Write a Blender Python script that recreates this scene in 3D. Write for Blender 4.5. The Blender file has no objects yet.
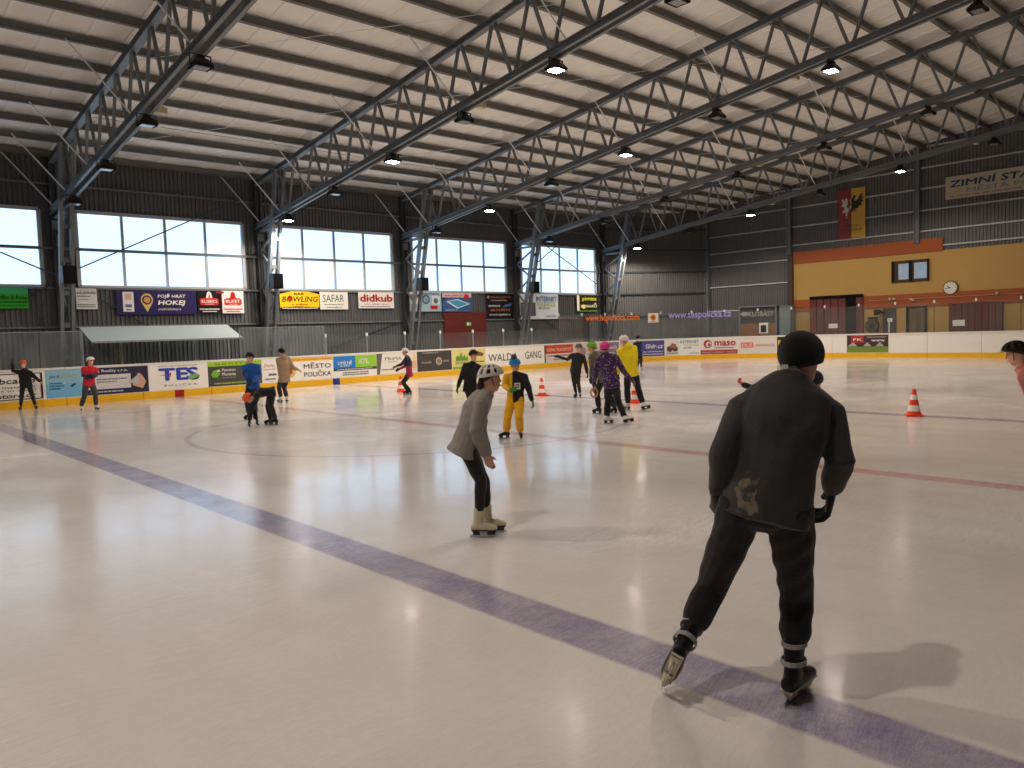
import bpy, bmesh, math, random
import numpy as np
from mathutils import Vector, Matrix, Euler

random.seed(7)
SC = bpy.context.scene
COL = SC.collection

# ------------------------------------------------------------------ camera
F_PX = 774.436
YAW, PITCH, ROLL, CAM_H = math.radians(47.371), math.radians(-3.839), math.radians(-1.85), 1.865
cF = Vector((math.cos(PITCH) * math.cos(YAW), math.cos(PITCH) * math.sin(YAW), math.sin(PITCH)))
_r = cF.cross(Vector((0, 0, 1))).normalized()
_u = _r.cross(cF)
cR = _r * math.cos(ROLL) + _u * math.sin(ROLL)
cU = -_r * math.sin(ROLL) + _u * math.cos(ROLL)
CAMP = Vector((0, 0, CAM_H))
cam = bpy.data.cameras.new('camera')
cam.sensor_width = 36.0
cam.lens = F_PX / 1024 * 36.0
cam.clip_start = 0.05
cam.clip_end = 300
co = bpy.data.objects.new('camera', cam)
COL.objects.link(co)
co.matrix_world = Matrix((
    (cR.x, cU.x, -cF.x, CAMP.x), (cR.y, cU.y, -cF.y, CAMP.y), (cR.z, cU.z, -cF.z, CAMP.z), (0, 0, 0, 1)))
SC.camera = co

# ------------------------------------------------------------------ world and exposure
vs = SC.view_settings
vs.view_transform = 'Standard'
vs.look = 'None'
vs.gamma = 1.0
vs.use_curve_mapping = False
vs.exposure = 0.1
world = bpy.data.worlds.new('overcast')
SC.world = world
world.use_nodes = True
wb = world.node_tree.nodes['Background']
wb.inputs[0].default_value = (0.75, 0.87, 1.0, 1)
wb.inputs[1].default_value = 1.0
LAMP_W = 225.0            # power of one burning floodlight
LAMP_COL = (1.0, 0.86, 0.73)
PANE_STRENGTH = 1.7      # glow of the frosted panes themselves, standing in for daylight

# ------------------------------------------------------------------ pixel helpers (1024 x 768)
def ray(x, y):
    return cF + cR * ((x - 512) / F_PX) - cU * ((y - 384) / F_PX)
def onX(x, y, X):
    d = ray(x, y); return CAMP + d * (X / d.x)
def onY(x, y, Y):
    d = ray(x, y); return CAMP + d * (Y / d.y)
def onZ(x, y, Z=0.0):
    d = ray(x, y); return CAMP + d * ((Z - CAM_H) / d.z)
def proj(p):
    d = Vector(p) - CAMP
    z = d.dot(cF)
    return 512 + F_PX * d.dot(cR) / z, 384 - F_PX * d.dot(cU) / z

# ------------------------------------------------------------------ materials
def lin(c):
    return tuple(((v / 255) / 12.92 if v / 255 <= 0.04045 else ((v / 255 + 0.055) / 1.055) ** 2.4) for v in c)
MATS = {}
def mat(name, rgb, rough=0.6, metal=0.0, noise=0.0, scale=20.0, bump=0.0, bscale=None, spec=None, sheen=0.0, emit=None, estr=0.0):
    if name in MATS:
        return MATS[name]
    m = bpy.data.materials.new(name)
    m.use_nodes = True
    nt = m.node_tree
    b = nt.nodes['Principled BSDF']
    c = lin(rgb)
    b.inputs['Base Color'].default_value = (*c, 1)
    b.inputs['Roughness'].default_value = rough
    b.inputs['Metallic'].default_value = metal
    if spec is not None:
        b.inputs['Specular IOR Level'].default_value = spec
    if sheen:
        b.inputs['Sheen Weight'].default_value = sheen
    tc = nt.nodes.new('ShaderNodeTexCoord')
    if noise:
        n = nt.nodes.new('ShaderNodeTexNoise')
        n.inputs['Scale'].default_value = scale
        n.inputs['Detail'].default_value = 5
        nt.links.new(tc.outputs['Object'], n.inputs['Vector'])
        mx = nt.nodes.new('ShaderNodeMix'); mx.data_type = 'RGBA'
        mx.inputs['A'].default_value = (*[max(0, v * (1 - noise)) for v in c], 1)
        mx.inputs['B'].default_value = (*[min(1, v * (1 + noise)) for v in c], 1)
        nt.links.new(n.outputs['Fac'], mx.inputs['Factor'])
        nt.links.new(mx.outputs['Result'], b.inputs['Base Color'])
    if bump:
        n2 = nt.nodes.new('ShaderNodeTexNoise')
        n2.inputs['Scale'].default_value = bscale or scale
        n2.inputs['Detail'].default_value = 4
        nt.links.new(tc.outputs['Object'], n2.inputs['Vector'])
        bp = nt.nodes.new('ShaderNodeBump')
        bp.inputs['Strength'].default_value = bump
        bp.inputs['Distance'].default_value = 0.02
        nt.links.new(n2.outputs['Fac'], bp.inputs['Height'])
        nt.links.new(bp.outputs['Normal'], b.inputs['Normal'])
    if emit:
        b.inputs['Emission Color'].default_value = (*emit, 1)
        b.inputs['Emission Strength'].default_value = estr
    MATS[name] = m
    return m

def pcol(rgb):                      # plain printed colour
    return mat('print_%d_%d_%d' % rgb, rgb, 0.5, noise=0.04, scale=6)

GIRT = mat('girt_lit', (172, 174, 173), 0.45, 0.1, noise=0.08)  # paler than the other steel: lit top edges put into the colour
STEEL = mat('galvanised_steel', (116, 121, 125), 0.42, 0.3, noise=0.12, scale=3, bump=0.05, bscale=30)
STEELD = mat('dark_steel', (74, 78, 82), 0.5, 0.4, noise=0.12, scale=3)
PURL = mat('purlin_steel', (112, 110, 105), 0.5, 0.35, noise=0.08, scale=2)
ROD = mat('rod_steel', (222, 226, 228), 0.45, 0.2, noise=0.05)
SHEET = mat('wall_sheet', (90, 92, 95), 0.5, 0.1, noise=0.1, scale=1.2)
SHEETB = mat('end_wall_sheet', (98, 98, 98), 0.5, 0.1, noise=0.1, scale=1.2)
CEIL = mat('ceiling_foil', (238, 233, 227), 0.62, 0.0, noise=0.10, scale=1.6, bump=0.35, bscale=5)
WFRAME = mat('window_frame', (170, 174, 178), 0.5, 0.1, noise=0.05)
BLACK = mat('black_plastic', (10, 10, 11), 0.45, noise=0.1)
WHITEP = mat('board_white', (222, 217, 208), 0.38, noise=0.06, scale=2.5)
CAPM = mat('cap_rail', (214, 210, 202), 0.4, noise=0.05)
YELK = mat('kick_yellow', (222, 170, 30), 0.42, noise=0.10, scale=3)
REDK = mat('kick_red', (150, 30, 26), 0.42, noise=0.08)
BLUEK = mat('kick_blue', (36, 48, 140), 0.42, noise=0.08)
CONC = mat('concrete', (120, 116, 110), 0.8, noise=0.15, scale=2, bump=0.1)
YWALL = mat('yellow_plaster', (166, 134, 78), 0.75, noise=0.06, scale=2, bump=0.1, bscale=30)
OWALL = mat('orange_plaster', (144, 78, 48), 0.75, noise=0.07, scale=2, bump=0.1, bscale=30)
BROWN = mat('brown_gate', (96, 52, 44), 0.55, noise=0.10, scale=3)
DOORR = mat('red_brown_door', (100, 44, 38), 0.5, noise=0.08, scale=2)
DARKIN = mat('dark_interior', (14, 13, 13), 0.8, noise=0.1)
LENS = mat('lamp_glass', (126, 130, 134), 0.15, noise=0.03)
LENSON = mat('lamp_glass_burning', (255, 240, 230), 0.3, noise=0.02, emit=(1.0, 0.82, 0.76), estr=60.0)
BEIGEBOX = mat('beige_box', (206, 190, 150), 0.5, noise=0.05)
SKIN = mat('skin', (214, 160, 136), 0.5, noise=0.06, scale=12)
BLADE = mat('blade_steel', (190, 194, 198), 0.22, 0.9, noise=0.04)
LACE = mat('lace_white', (205, 205, 200), 0.7, noise=0.05)
CREAM = mat('cream_leather', (206, 196, 168), 0.45, noise=0.08, scale=14)
ORANGEC = mat('cone_orange', (232, 72, 30), 0.45, noise=0.06)
WHITEC = mat('cone_white', (226, 222, 216), 0.45, noise=0.06)

def glass_mat(name, tint, haze):
    m = bpy.data.materials.new(name); m.use_nodes = True
    nt = m.node_tree; nt.nodes.clear()
    out = nt.nodes.new('ShaderNodeOutputMaterial')
    tr = nt.nodes.new('ShaderNodeBsdfTransparent'); tr.inputs[0].default_value = (*tint, 1)
    df = nt.nodes.new('ShaderNodeBsdfDiffuse'); df.inputs[0].default_value = (0.75, 0.8, 0.82, 1)
    gl = nt.nodes.new('ShaderNodeBsdfGlossy'); gl.inputs['Roughness'].default_value = 0.08
    fr = nt.nodes.new('ShaderNodeFresnel'); fr.inputs[0].default_value = 1.35
    nz = nt.nodes.new('ShaderNodeTexNoise'); nz.inputs['Scale'].default_value = 0.9; nz.inputs['Detail'].default_value = 6
    tc = nt.nodes.new('ShaderNodeTexCoord')
    nt.links.new(tc.outputs['Object'], nz.inputs['Vector'])
    mr = nt.nodes.new('ShaderNodeMapRange'); mr.inputs['From Min'].default_value = 0.3; mr.inputs['From Max'].default_value = 0.7
    mr.inputs['To Min'].default_value = haze * 0.5; mr.inputs['To Max'].default_value = haze * 1.5
    nt.links.new(nz.outputs['Fac'], mr.inputs['Value'])
    m1 = nt.nodes.new('ShaderNodeMixShader'); m2 = nt.nodes.new('ShaderNodeMixShader')
    nt.links.new(mr.outputs[0], m1.inputs[0]); nt.links.new(tr.outputs[0], m1.inputs[1]); nt.links.new(df.outputs[0], m1.inputs[2])
    nt.links.new(fr.outputs[0], m2.inputs[0]); nt.links.new(m1.outputs[0], m2.inputs[1]); nt.links.new(gl.outputs[0], m2.inputs[2])
    nt.links.new(m2.outputs[0], out.inputs[0])
    return m
GLASS_TALL = glass_mat('sheen_acrylic', (0.86, 0.9, 0.92), 0.07)  # diffuse haze stands in for the whitish reflection on this glass
GLASS = glass_mat('clear_acrylic', (0.94, 0.96, 0.96), 0.03)

def pane_mat():
    m = mat('frosted_pane', (92, 104, 114), 0.35, noise=0.02, scale=1)
    nt = m.node_tree
    b = nt.nodes['Principled BSDF']
    tc = nt.nodes.new('ShaderNodeTexCoord')
    nz = nt.nodes.new('ShaderNodeTexNoise'); nz.inputs['Scale'].default_value = 0.35; nz.inputs['Detail'].default_value = 2
    nt.links.new(tc.outputs['Object'], nz.inputs['Vector'])
    mx = nt.nodes.new('ShaderNodeMix'); mx.data_type = 'RGBA'
    mx.inputs['A'].default_value = (0.43, 0.62, 0.86, 1)
    mx.inputs['B'].default_value = (0.52, 0.69, 0.88, 1)
    nt.links.new(nz.outputs['Fac'], mx.inputs['Factor'])
    nt.links.new(mx.outputs['Result'], b.inputs['Emission Color'])
    b.inputs['Emission Strength'].default_value = PANE_STRENGTH
    return m
PANE = pane_mat()

# ------------------------------------------------------------------ mesh builder
class MB:
    def __init__(s):
        s.v = []; s.f = []
    def add(s, vs, fs):
        o = len(s.v)
        s.v.extend([tuple(v) for v in vs]); s.f.extend([tuple(i + o for i in f) for f in fs])
    def box(s, c, d, rz=0.0):
        x, y, z = d[0] / 2, d[1] / 2, d[2] / 2
        ca, sa = math.cos(rz), math.sin(rz)
        vs = []
        for sx, sy, sz in ((-1, -1, -1), (1, -1, -1), (1, 1, -1), (-1, 1, -1), (-1, -1, 1), (1, -1, 1), (1, 1, 1), (-1, 1, 1)):
            a, b = sx * x, sy * y
            vs.append((c[0] + a * ca - b * sa, c[1] + a * sa + b * ca, c[2] + sz * z))
        s.add(vs, ((0, 3, 2, 1), (4, 5, 6, 7), (0, 1, 5, 4), (1, 2, 6, 5), (2, 3, 7, 6), (3, 0, 4, 7)))
    def beam(s, p, q, w, h, up=(0, 0, 1)):
        p = Vector(p); q = Vector(q); t = (q - p).normalized()
        sd = t.cross(Vector(up)).normalized(); u = sd.cross(t)
        vs = []
        for e in (p, q):
            for a, b in ((-1, -1), (1, -1), (1, 1), (-1, 1)):
                vs.append(e + sd * (a * w / 2) + u * (b * h / 2))
        s.add(vs, ((0, 1, 2, 3), (7, 6, 5, 4), (0, 4, 5, 1), (1, 5, 6, 2), (2, 6, 7, 3), (3, 7, 4, 0)))
    def cyl(s, p, q, r, n=8, r2=None):
        p = Vector(p); q = Vector(q); t = (q - p).normalized()
        a = t.orthogonal().normalized(); b = t.cross(a)
        r2 = r if r2 is None else r2
        vs = []
        for e, rr in ((p, r), (q, r2)):
            for i in range(n):
                an = 2 * math.pi * i / n
                vs.append(e + a * (rr * math.cos(an)) + b * (rr * math.sin(an)))
        fs = [(i, (i + 1) % n, n + (i + 1) % n, n + i) for i in range(n)]
        fs.append(tuple(range(n - 1, -1, -1))); fs.append(tuple(range(n, 2 * n)))
        s.add(vs, fs)
    def tube(s, pts, rad, side, n=12, cap=0.5):
        pts = [Vector(p) for p in pts]
        rad = [(r, r) if not isinstance(r, tuple) else r for r in rad]
        rings = []
        m = len(pts)
        for i in range(m):
            t = (pts[min(i + 1, m - 1)] - pts[max(i - 1, 0)]).normalized()
            sd = Vector(side); sd = sd - t * sd.dot(t)
            if sd.length < 1e-4:
                sd = t.orthogonal()
            sd.normalize(); ot = t.cross(sd)
            rings.append((pts[i], sd, ot, t, rad[i]))
        full = []
        p, sd, ot, t, (a, b) = rings[0]; k = min(a, b) * cap
        full.append((p - t * k * 0.75, sd, ot, a * 0.62, b * 0.62))
        for p, sd, ot, t, (a, b) in rings:
            full.append((p, sd, ot, a, b))
        p, sd, ot, t, (a, b) = rings[-1]; k2 = min(a, b) * cap
        full.append((p + t * k2 * 0.75, sd, ot, a * 0.62, b * 0.62))
        vs = []
        for p, sd, ot, a, b in full:
            for i in range(n):
                an = 2 * math.pi * i / n
                vs.append(p + sd * (a * math.cos(an)) + ot * (b * math.sin(an)))
        fs = []
        R = len(full)
        for r in range(R - 1):
            for i in range(n):
                fs.append((r * n + i, r * n + (i + 1) % n, (r + 1) * n + (i + 1) % n, (r + 1) * n + i))
        c0 = len(vs); vs.append(rings[0][0] - rings[0][3] * k); vs.append(rings[-1][0] + rings[-1][3] * k2)
        for i in range(n):
            fs.append((c0, (i + 1) % n, i))
            fs.append((c0 + 1, (R - 1) * n + i, (R - 1) * n + (i + 1) % n))
        s.add(vs, fs)
    def ell(s, c, ax, frame=None, n=12, m=8):
        c = Vector(c)
        X, Y, Z = frame or (Vector((1, 0, 0)), Vector((0, 1, 0)), Vector((0, 0, 1)))
        vs = []; fs = []
        for j in range(1, m):
            th = math.pi * j / m
            for i in range(n):
                ph = 2 * math.pi * i / n
                vs.append(c + X * (ax[0] * math.sin(th) * math.cos(ph)) + Y * (ax[1] * math.sin(th) * math.sin(ph)) + Z * (ax[2] * math.cos(th)))
        top = len(vs); vs.append(c + Z * ax[2]); vs.append(c - Z * ax[2])
        for j in range(m - 2):
            for i in range(n):
                fs.append((j * n + i, (j + 1) * n + i, (j + 1) * n + (i + 1) % n, j * n + (i + 1) % n))
        for i in range(n):
            fs.append((top, i, (i + 1) % n)); fs.append((top + 1, (m - 2) * n + (i + 1) % n, (m - 2) * n + i))
        s.add(vs, fs)
    def mesh(s, name, material, smooth=False):
        me = bpy.data.meshes.new(name)
        me.from_pydata(s.v, [], s.f)
        if smooth:
            me.polygons.foreach_set('use_smooth', [True] * len(me.polygons))
        me.materials.append(material)
        me.update()
        return me
    def build(s, name, material, parent=None, smooth=False, loc=None):
        return link(name, s.mesh(name, material, smooth), parent, loc)

def link(name, me, parent=None, loc=None, rot=None):
    o = bpy.data.objects.new(name, me)
    COL.objects.link(o)
    if parent is not None:
        o.parent = parent
    if loc is not None:
        o.location = loc
    if rot is not None:
        o.rotation_euler = rot
    return o
def tag(o, label, cat, group=None):
    o['label'] = label; o['category'] = cat
    if group:
        o['group'] = group
    return o
def thing(name, label, cat, loc=(0, 0, 0), rz=0.0, group=None):
    o = link(name, None, None, loc, (0, 0, rz))
    return tag(o, label, cat, group)
def struct(name, label=None, loc=(0, 0, 0)):
    o = link(name, None, None, loc)
    o['kind'] = 'structure'
    if label:
        o['label'] = label
    return o

# ================================================================== THE SETTING
YW = 31.1           # inner face of the window wall
XE = 43.0           # inner face of the end wall
SLOPE = 0.129
CHX = 36.55         # where the window wall turns into the slanted corner wall
CHY = 27.9
XSET = [6.97, 14.45, 21.72, 29.03, 36.28]
BAYC = [7.15 + 7.3 * i for i in range(4)]
XALL = [-0.15] + XSET
X0, Y0 = -21.0, -4.5
def ztop(y): return 8.31 + SLOPE * (YW - y)      # truss top chord axis
def zbot(y): return 6.53 + SLOPE * (YW - y)      # truss bottom chord axis
def zroof(y): return 8.68 + SLOPE * (YW - y)     # ceiling foil

# rink outline: s runs along the far side, round the far corner, along the end
RB, RY, RX, RYN = 8.5, 27.6, 39.7, -0.4
SA = RX - RB; SB = SA + RB * math.pi / 2; SCN = SB + (RY - RYN - 2 * RB); SD = SCN + RB * math.pi / 2
def path(s, w=0.0):
    """point of the board face; w is the distance inwards"""
    if s <= SA:
        return Vector((s, RY - w, 0))
    if s <= SB:
        t = (s - SA) / RB
        return Vector((SA + (RB - w) * math.sin(t), RY - RB + (RB - w) * math.cos(t), 0))
    if s <= SCN:
        return Vector((RX - w, RY - RB - (s - SB), 0))
    t = (s - SCN) / RB
    return Vector((SA + (RB - w) * math.cos(t), RYN + RB - (RB - w) * math.sin(t), 0))
_S = np.linspace(-5, SD - 1, 4000)
_PX = np.array([proj(path(s) + Vector((0, 0, 0.6)))[0] if s > 2.2 else -400 + 50 * s for s in _S])
def s_at(px):
    return float(_S[np.argmin(abs(_PX - px))])

# ---- floor: ice sheet and concrete
def ice_material():
    m = bpy.data.materials.new('ice'); m.use_nodes = True
    nt = m.node_tree; N = nt.nodes; L = nt.links
    b = N['Principled BSDF']
    tc = N.new('ShaderNodeTexCoord')
    sep = N.new('ShaderNodeSeparateXYZ'); L.new(tc.outputs['Object'], sep.inputs[0])
    def math_(op, a, c=None, d=None):
        n = N.new('ShaderNodeMath'); n.operation = op
        for i, v in enumerate((a, c, d)):
            if v is None: continue
            if isinstance(v, (int, float)): n.inputs[i].default_value = v
            else: L.new(v, n.inputs[i])
        return n.outputs[0]
    def noise(scale, detail=4, vec=None, rough=0.6, dist=0.0):
        n = N.new('ShaderNodeTexNoise'); n.inputs['Scale'].default_value = scale
        n.inputs['Detail'].default_value = detail; n.inputs['Roughness'].default_value = rough
        n.inputs['Distortion'].default_value = dist
        L.new(vec if vec is not None else tc.outputs['Object'], n.inputs['Vector'])
        return n.outputs['Fac']
    def ramp(v, a, c, ta=0.0, tb=1.0):
        n = N.new('ShaderNodeMapRange'); n.clamp = True
        n.inputs['From Min'].default_value = a; n.inputs['From Max'].default_value = c
        n.inputs['To Min'].default_value = ta; n.inputs['To Max'].default_value = tb
        L.new(v, n.inputs['Value']); return n.outputs[0]
    wob = math_('MULTIPLY', math_('SUBTRACT', noise(6, 3), 0.5), 0.03)
    def band(coord, at, half, soft=0.02):
        d = math_('ABSOLUTE', math_('ADD', math_('SUBTRACT', coord, at), wob))
        return ramp(d, half - soft, half + soft, 1.0, 0.0)
    X, Y = sep.outputs[0], sep.outputs[1]
    blue1 = band(X, 3.453, 0.2)
    blue2 = band(X, 15.82, 0.17)
    red = band(X, 9.636, 0.15)
    rr = math_('SQRT', math_('ADD', math_('POWER', math_('SUBTRACT', X, 9.636), 2.0), math_('POWER', math_('SUBTRACT', Y, 13.6), 2.0)))
    circ = band(rr, 4.5, 0.05)
    blues = math_('MAXIMUM', math_('MAXIMUM', blue1, blue2), math_('MULTIPLY', circ, 0.5))
    # skate scratches: several sets of stretched noise
    scr = None
    for ang, sx, sy, sc_ in ((0.3, 1, 14, 1.3), (1.2, 1, 16, 1.1), (2.2, 1, 13, 1.5), (2.9, 1, 18, 1.0), (0.8, 1, 20, 0.7), (1.75, 1, 12, 2.4), (0.05, 1, 15, 2.8)):
        mp = N.new('ShaderNodeMapping'); mp.inputs['Rotation'].default_value = (0, 0, ang); mp.inputs['Scale'].default_value = (sx, sy, 1)
        dn = N.new('ShaderNodeTexNoise'); dn.inputs['Scale'].default_value = 0.35
        L.new(tc.outputs['Object'], dn.inputs['Vector'])
        va = N.new('ShaderNodeVectorMath'); va.operation = 'MULTIPLY_ADD'
        L.new(dn.outputs['Color'], va.inputs[0]); va.inputs[1].default_value = (1.6, 1.6, 0)
        L.new(tc.outputs['Object'], va.inputs[2])
        L.new(va.outputs[0], mp.inputs['Vector'])
        f = noise(sc_, 5, mp.outputs[0], 0.7)
        d = math_('ABSOLUTE', math_('SUBTRACT', f, 0.5))
        line = ramp(d, 0.0, 0.009, 1.0, 0.0)
        scr = line if scr is None else math_('MAXIMUM', scr, line)
    patch = ramp(noise(0.18, 4), 0.38, 0.66)
    fine = noise(22, 6, None, 0.75)
    scr_w = math_('MULTIPLY', scr, ramp(patch, 0, 1, 0.12, 1.0))
    def mix(f, a, c):
        n = N.new('ShaderNodeMix'); n.data_type = 'RGBA'
        if isinstance(f, float): n.inputs['Factor'].default_value = f
        else: L.new(f, n.inputs['Factor'])
        for k, v in (('A', a), ('B', c)):
            if isinstance(v, tuple): n.inputs[k].default_value = (*v, 1)
            else: L.new(v, n.inputs[k])
        return n.outputs['Result']
    mp2 = N.new('ShaderNodeMapping'); mp2.inputs['Rotation'].default_value = (0, 0, 0.75); mp2.inputs['Scale'].default_value = (1.1, 0.3, 1)
    L.new(tc.outputs['Object'], mp2.inputs['Vector'])
    patch = math_('ADD', math_('MULTIPLY', patch, 0.5), math_('MULTIPLY', ramp(noise(0.9, 6, mp2.outputs[0], 0.65), 0.35, 0.68), 0.5))
    base = mix(patch, (0.52, 0.49, 0.465), (0.66, 0.63, 0.605))
    worn = ramp(noise(3.0, 5), 0.3, 0.75, 0.82, 0.48)
    c1 = mix(math_('MULTIPLY', blues, worn), base, (0.065, 0.055, 0.2))
    c2 = mix(math_('MULTIPLY', red, math_('MULTIPLY', worn, 0.75)), c1, (0.36, 0.06, 0.07))
    c3 = mix(math_('MULTIPLY', scr_w, 0.5), c2, (0.86, 0.84, 0.82))
    c4 = mix(math_('MULTIPLY', ramp(fine, 0.45, 0.8), 0.14), c3, (0.85, 0.83, 0.81))
    L.new(c4, b.inputs['Base Color'])
    rgh = math_('ADD', ramp(patch, 0, 1, 0.08, 0.13), math_('MULTIPLY', scr_w, 0.25))
    L.new(rgh, b.inputs['Roughness'])
    b.inputs['IOR'].default_value = 1.5
    h = math_('ADD', math_('MULTIPLY', scr_w, -0.5), math_('MULTIPLY', fine, 0.35))
    bp = N.new('ShaderNodeBump'); bp.inputs['Strength'].default_value = 0.06; bp.inputs['Distance'].default_value = 0.004
    L.new(h, bp.inputs['Height']); L.new(bp.outputs[0], b.inputs['Normal'])
    return m
ICE = ice_material()
mb = MB()
outline = []
for k in range(0, 13):                      # far corner, end, near corner
    outline.append(path(SA + (SB - SA) * k / 12))
for k in range(0, 13):
    outline.append(path(SCN + (SD - SCN) * k / 12))
c2 = Vector((2 * 9.65 - 0, 0, 0))
for p in list(outline)[::-1]:
    outline.append(Vector((2 * 9.65 - p.x, p.y, 0)))
mb.v = [tuple(p) for p in outline]; mb.f = [tuple(range(len(outline)))]
me = mb.mesh('ice_sheet', ICE)
bm = bmesh.new(); bm.from_mesh(me)
if bm.faces[:][0].normal.z < 0:
    bmesh.ops.reverse_faces(bm, faces=bm.faces[:])
bm.to_mesh(me); bm.free()
floor = link('floor', me); floor['kind'] = 'structure'
floor['label'] = 'scratched glossy ice sheet with faded blue and red lines'
mb = MB(); mb.box(((X0 + XE) / 2 + 1, (Y0 + YW) / 2, -0.08), (XE - X0 + 4, YW - Y0 + 2, 0.12))
fl2 = mb.build('floor_concrete', CONC); fl2['kind'] = 'structure'

# ---- ceiling: foil strips between cross seams, purlins
ceil = struct('ceiling', 'sloping hall ceiling of pale foil insulation on steel purlins')
SEAM = 0.9
mb = MB()
ys = [YW + 0.3, YW - 8, YW - 16, YW - 24, Y0]
prof = [(0.0, 0.0), (0.02, -0.022), (0.06, -0.022), (0.08, 0.0), (0.25, 0.014), (0.5, 0.02), (0.7, 0.014), (0.90, 0.0)]
n_ = len(prof)
vs_ = [(x, y, zroof(y) + z) for y in ys for x, z in prof]
fs_ = [(j * n_ + i, (j + 1) * n_ + i, (j + 1) * n_ + i + 1, j * n_ + i + 1) for j in range(len(ys) - 1) for i in range(n_ - 1)]
mb.add(vs_, fs_)
strip_me = mb.mesh('ceiling_strip', CEIL, True)
strip_me.materials.append(mat('seam_rib', (240, 237, 232), 0.5, noise=0.05))  # rib faces a touch paler than the foil
for i_, p_ in enumerate(strip_me.polygons):
    p_.material_index = 1 if i_ % (n_ - 1) < 3 else 0
k = 0
while X0 + k * SEAM < XE + 0.2:
    link('ceiling_strip', strip_me, ceil, (X0 + k * SEAM, 0, 0)); k += 1
mb = MB()
mb.beam((X0, 0, 0), (XE, 0, 0), 0.075, 0.22)
mb.beam((X0, 0.03, 0.105), (XE, 0.03, 0.105), 0.07, 0.012)
mb.beam((X0, -0.05, -0.105), (XE, -0.05, -0.105), 0.09, 0.012)
purl_me = mb.mesh('purlin', PURL)
PY = [30.9 - 1.44 * i for i in range(25)]
for y in PY:
    link('purlin', purl_me, ceil, (0, y, ztop(y) + 0.23))
mb = MB(); mb.box(((X0 + XE) / 2, (Y0 + YW) / 2, 0), (XE - X0 + 2.5, YW - Y0 + 1.2, 0.05))
o = mb.build('roof_deck', SHEETB, ceil)
o.location = (0, 0, 0)
me = o.data
for v in me.vertices:
    v.co.z += zroof(v.co.y) + 0.14

# ---- corrugated wall sheets
def corrugated(u0, u1, v0, v1, mapf, pitch=0.158, depth=0.045):
    """trapezoid sheet; mapf(u, v, w) with w towards the room"""
    mb = MB()
    n = max(1, int(round((u1 - u0) / pitch)))
    p = (u1 - u0) / n
    us = []
    for i in range(n):
        a = u0 + i * p
        us += [(a, 0.0), (a + 0.38 * p, 0.0), (a + 0.5 * p, depth), (a + 0.88 * p, depth)]
    us.append((u1, 0.0))
    vs = [mapf(u, v, w - depth) for v in (v0, v1) for u, w in us]
    m = len(us)
    mb.add(vs, [(i, i + 1, m + i + 1, m + i) for i in range(m - 1)])
    return mb
def map_left(u, v, w=0.0): return Vector((u, YW - w, v))
def map_end(u, v, w=0.0): return Vector((XE - w, -u, v))
_cd = Vector((XE - CHX, CHY - YW, 0)); CHL = _cd.length; _cd.normalize(); _cn = Vector((_cd.y, -_cd.x, 0))
def map_ch(u, v, w=0.0): return Vector((CHX, YW, v)) + _cd * u + _cn * w

wl = struct('wall_left', 'grey corrugated sheet wall below and above the band of windows')
WZ0, WZ1, WZM = 4.0, 6.66, 5.32
bays = [-14.75, -7.45, -0.15] + BAYC  # first two bays are out of view, their glowing windows added for light
for c in bays:
    for (a, b_, z0, z1) in ((c, c + 7.3, 0, WZ0), (c, c + 7.3, WZ1, 8.75), (c, c + 0.5, WZ0, WZ1), (c + 6.65, c + 7.3, WZ0, WZ1)):
        corrugated(a, b_, z0, z1, map_left).build('wall_sheet', SHEET, wl)
corrugated(X0, -14.75, 0, 8.75, map_left).build('wall_sheet', SHEET, wl)
for z in (2.55, 3.93, 7.55):
    for c in bays:
        mb = MB(); mb.beam(map_left(c, z, 0.05), map_left(c + 7.3, z, 0.05), 0.1, 0.07)
        mb.build('girt', STEEL, wl)
for c in BAYC + [-0.15]:
    mb = MB(); mb.beam(map_left(c, WZM, 0.05), map_left(c + 0.5, WZM, 0.05), 0.09, 0.09); mb.build('girt', STEEL, wl)
    mb = MB(); mb.beam(map_left(c + 6.65, WZM, 0.05), map_left(c + 7.3, WZM, 0.05), 0.09, 0.09); mb.build('girt', STEEL, wl)
# bracing rods on the window wall
def rod_px(a, b_, w, r=0.025):
    pa, pb = onY(*a, YW - w), onY(*b_, YW - w)
    mb = MB(); mb.cyl(pa, pb, r, 6); return mb
for a, b_ in (((250, 195), (80, 268)), ((0, 252), (58, 276)), ((96, 297), (150, 327)), ((0, 313), (56, 282)),
              ((596, 212), (538, 262)), ((545, 245), (598, 285)), ((432, 310), (320, 352)), ((532, 312), (562, 332))):
    rod_px(a, b_, 0.25 if a[1] < 270 and b_[1] < 290 else 0.09).build('brace_rod', STEELD, wl)

wc = struct('wall_corner', 'slanted corrugated corner wall beyond the last window')
corrugated(0, CHL, 0, 9.2, map_ch).build('wall_sheet', SHEETB, wc)
for z in (2.6, 3.95, 5.3, 6.65, 7.9):
    mb = MB(); mb.beam(map_ch(0, z, 0.05), map_ch(CHL, z, 0.05), 0.1, 0.08); mb.build('girt', STEELD, wc)

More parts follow.
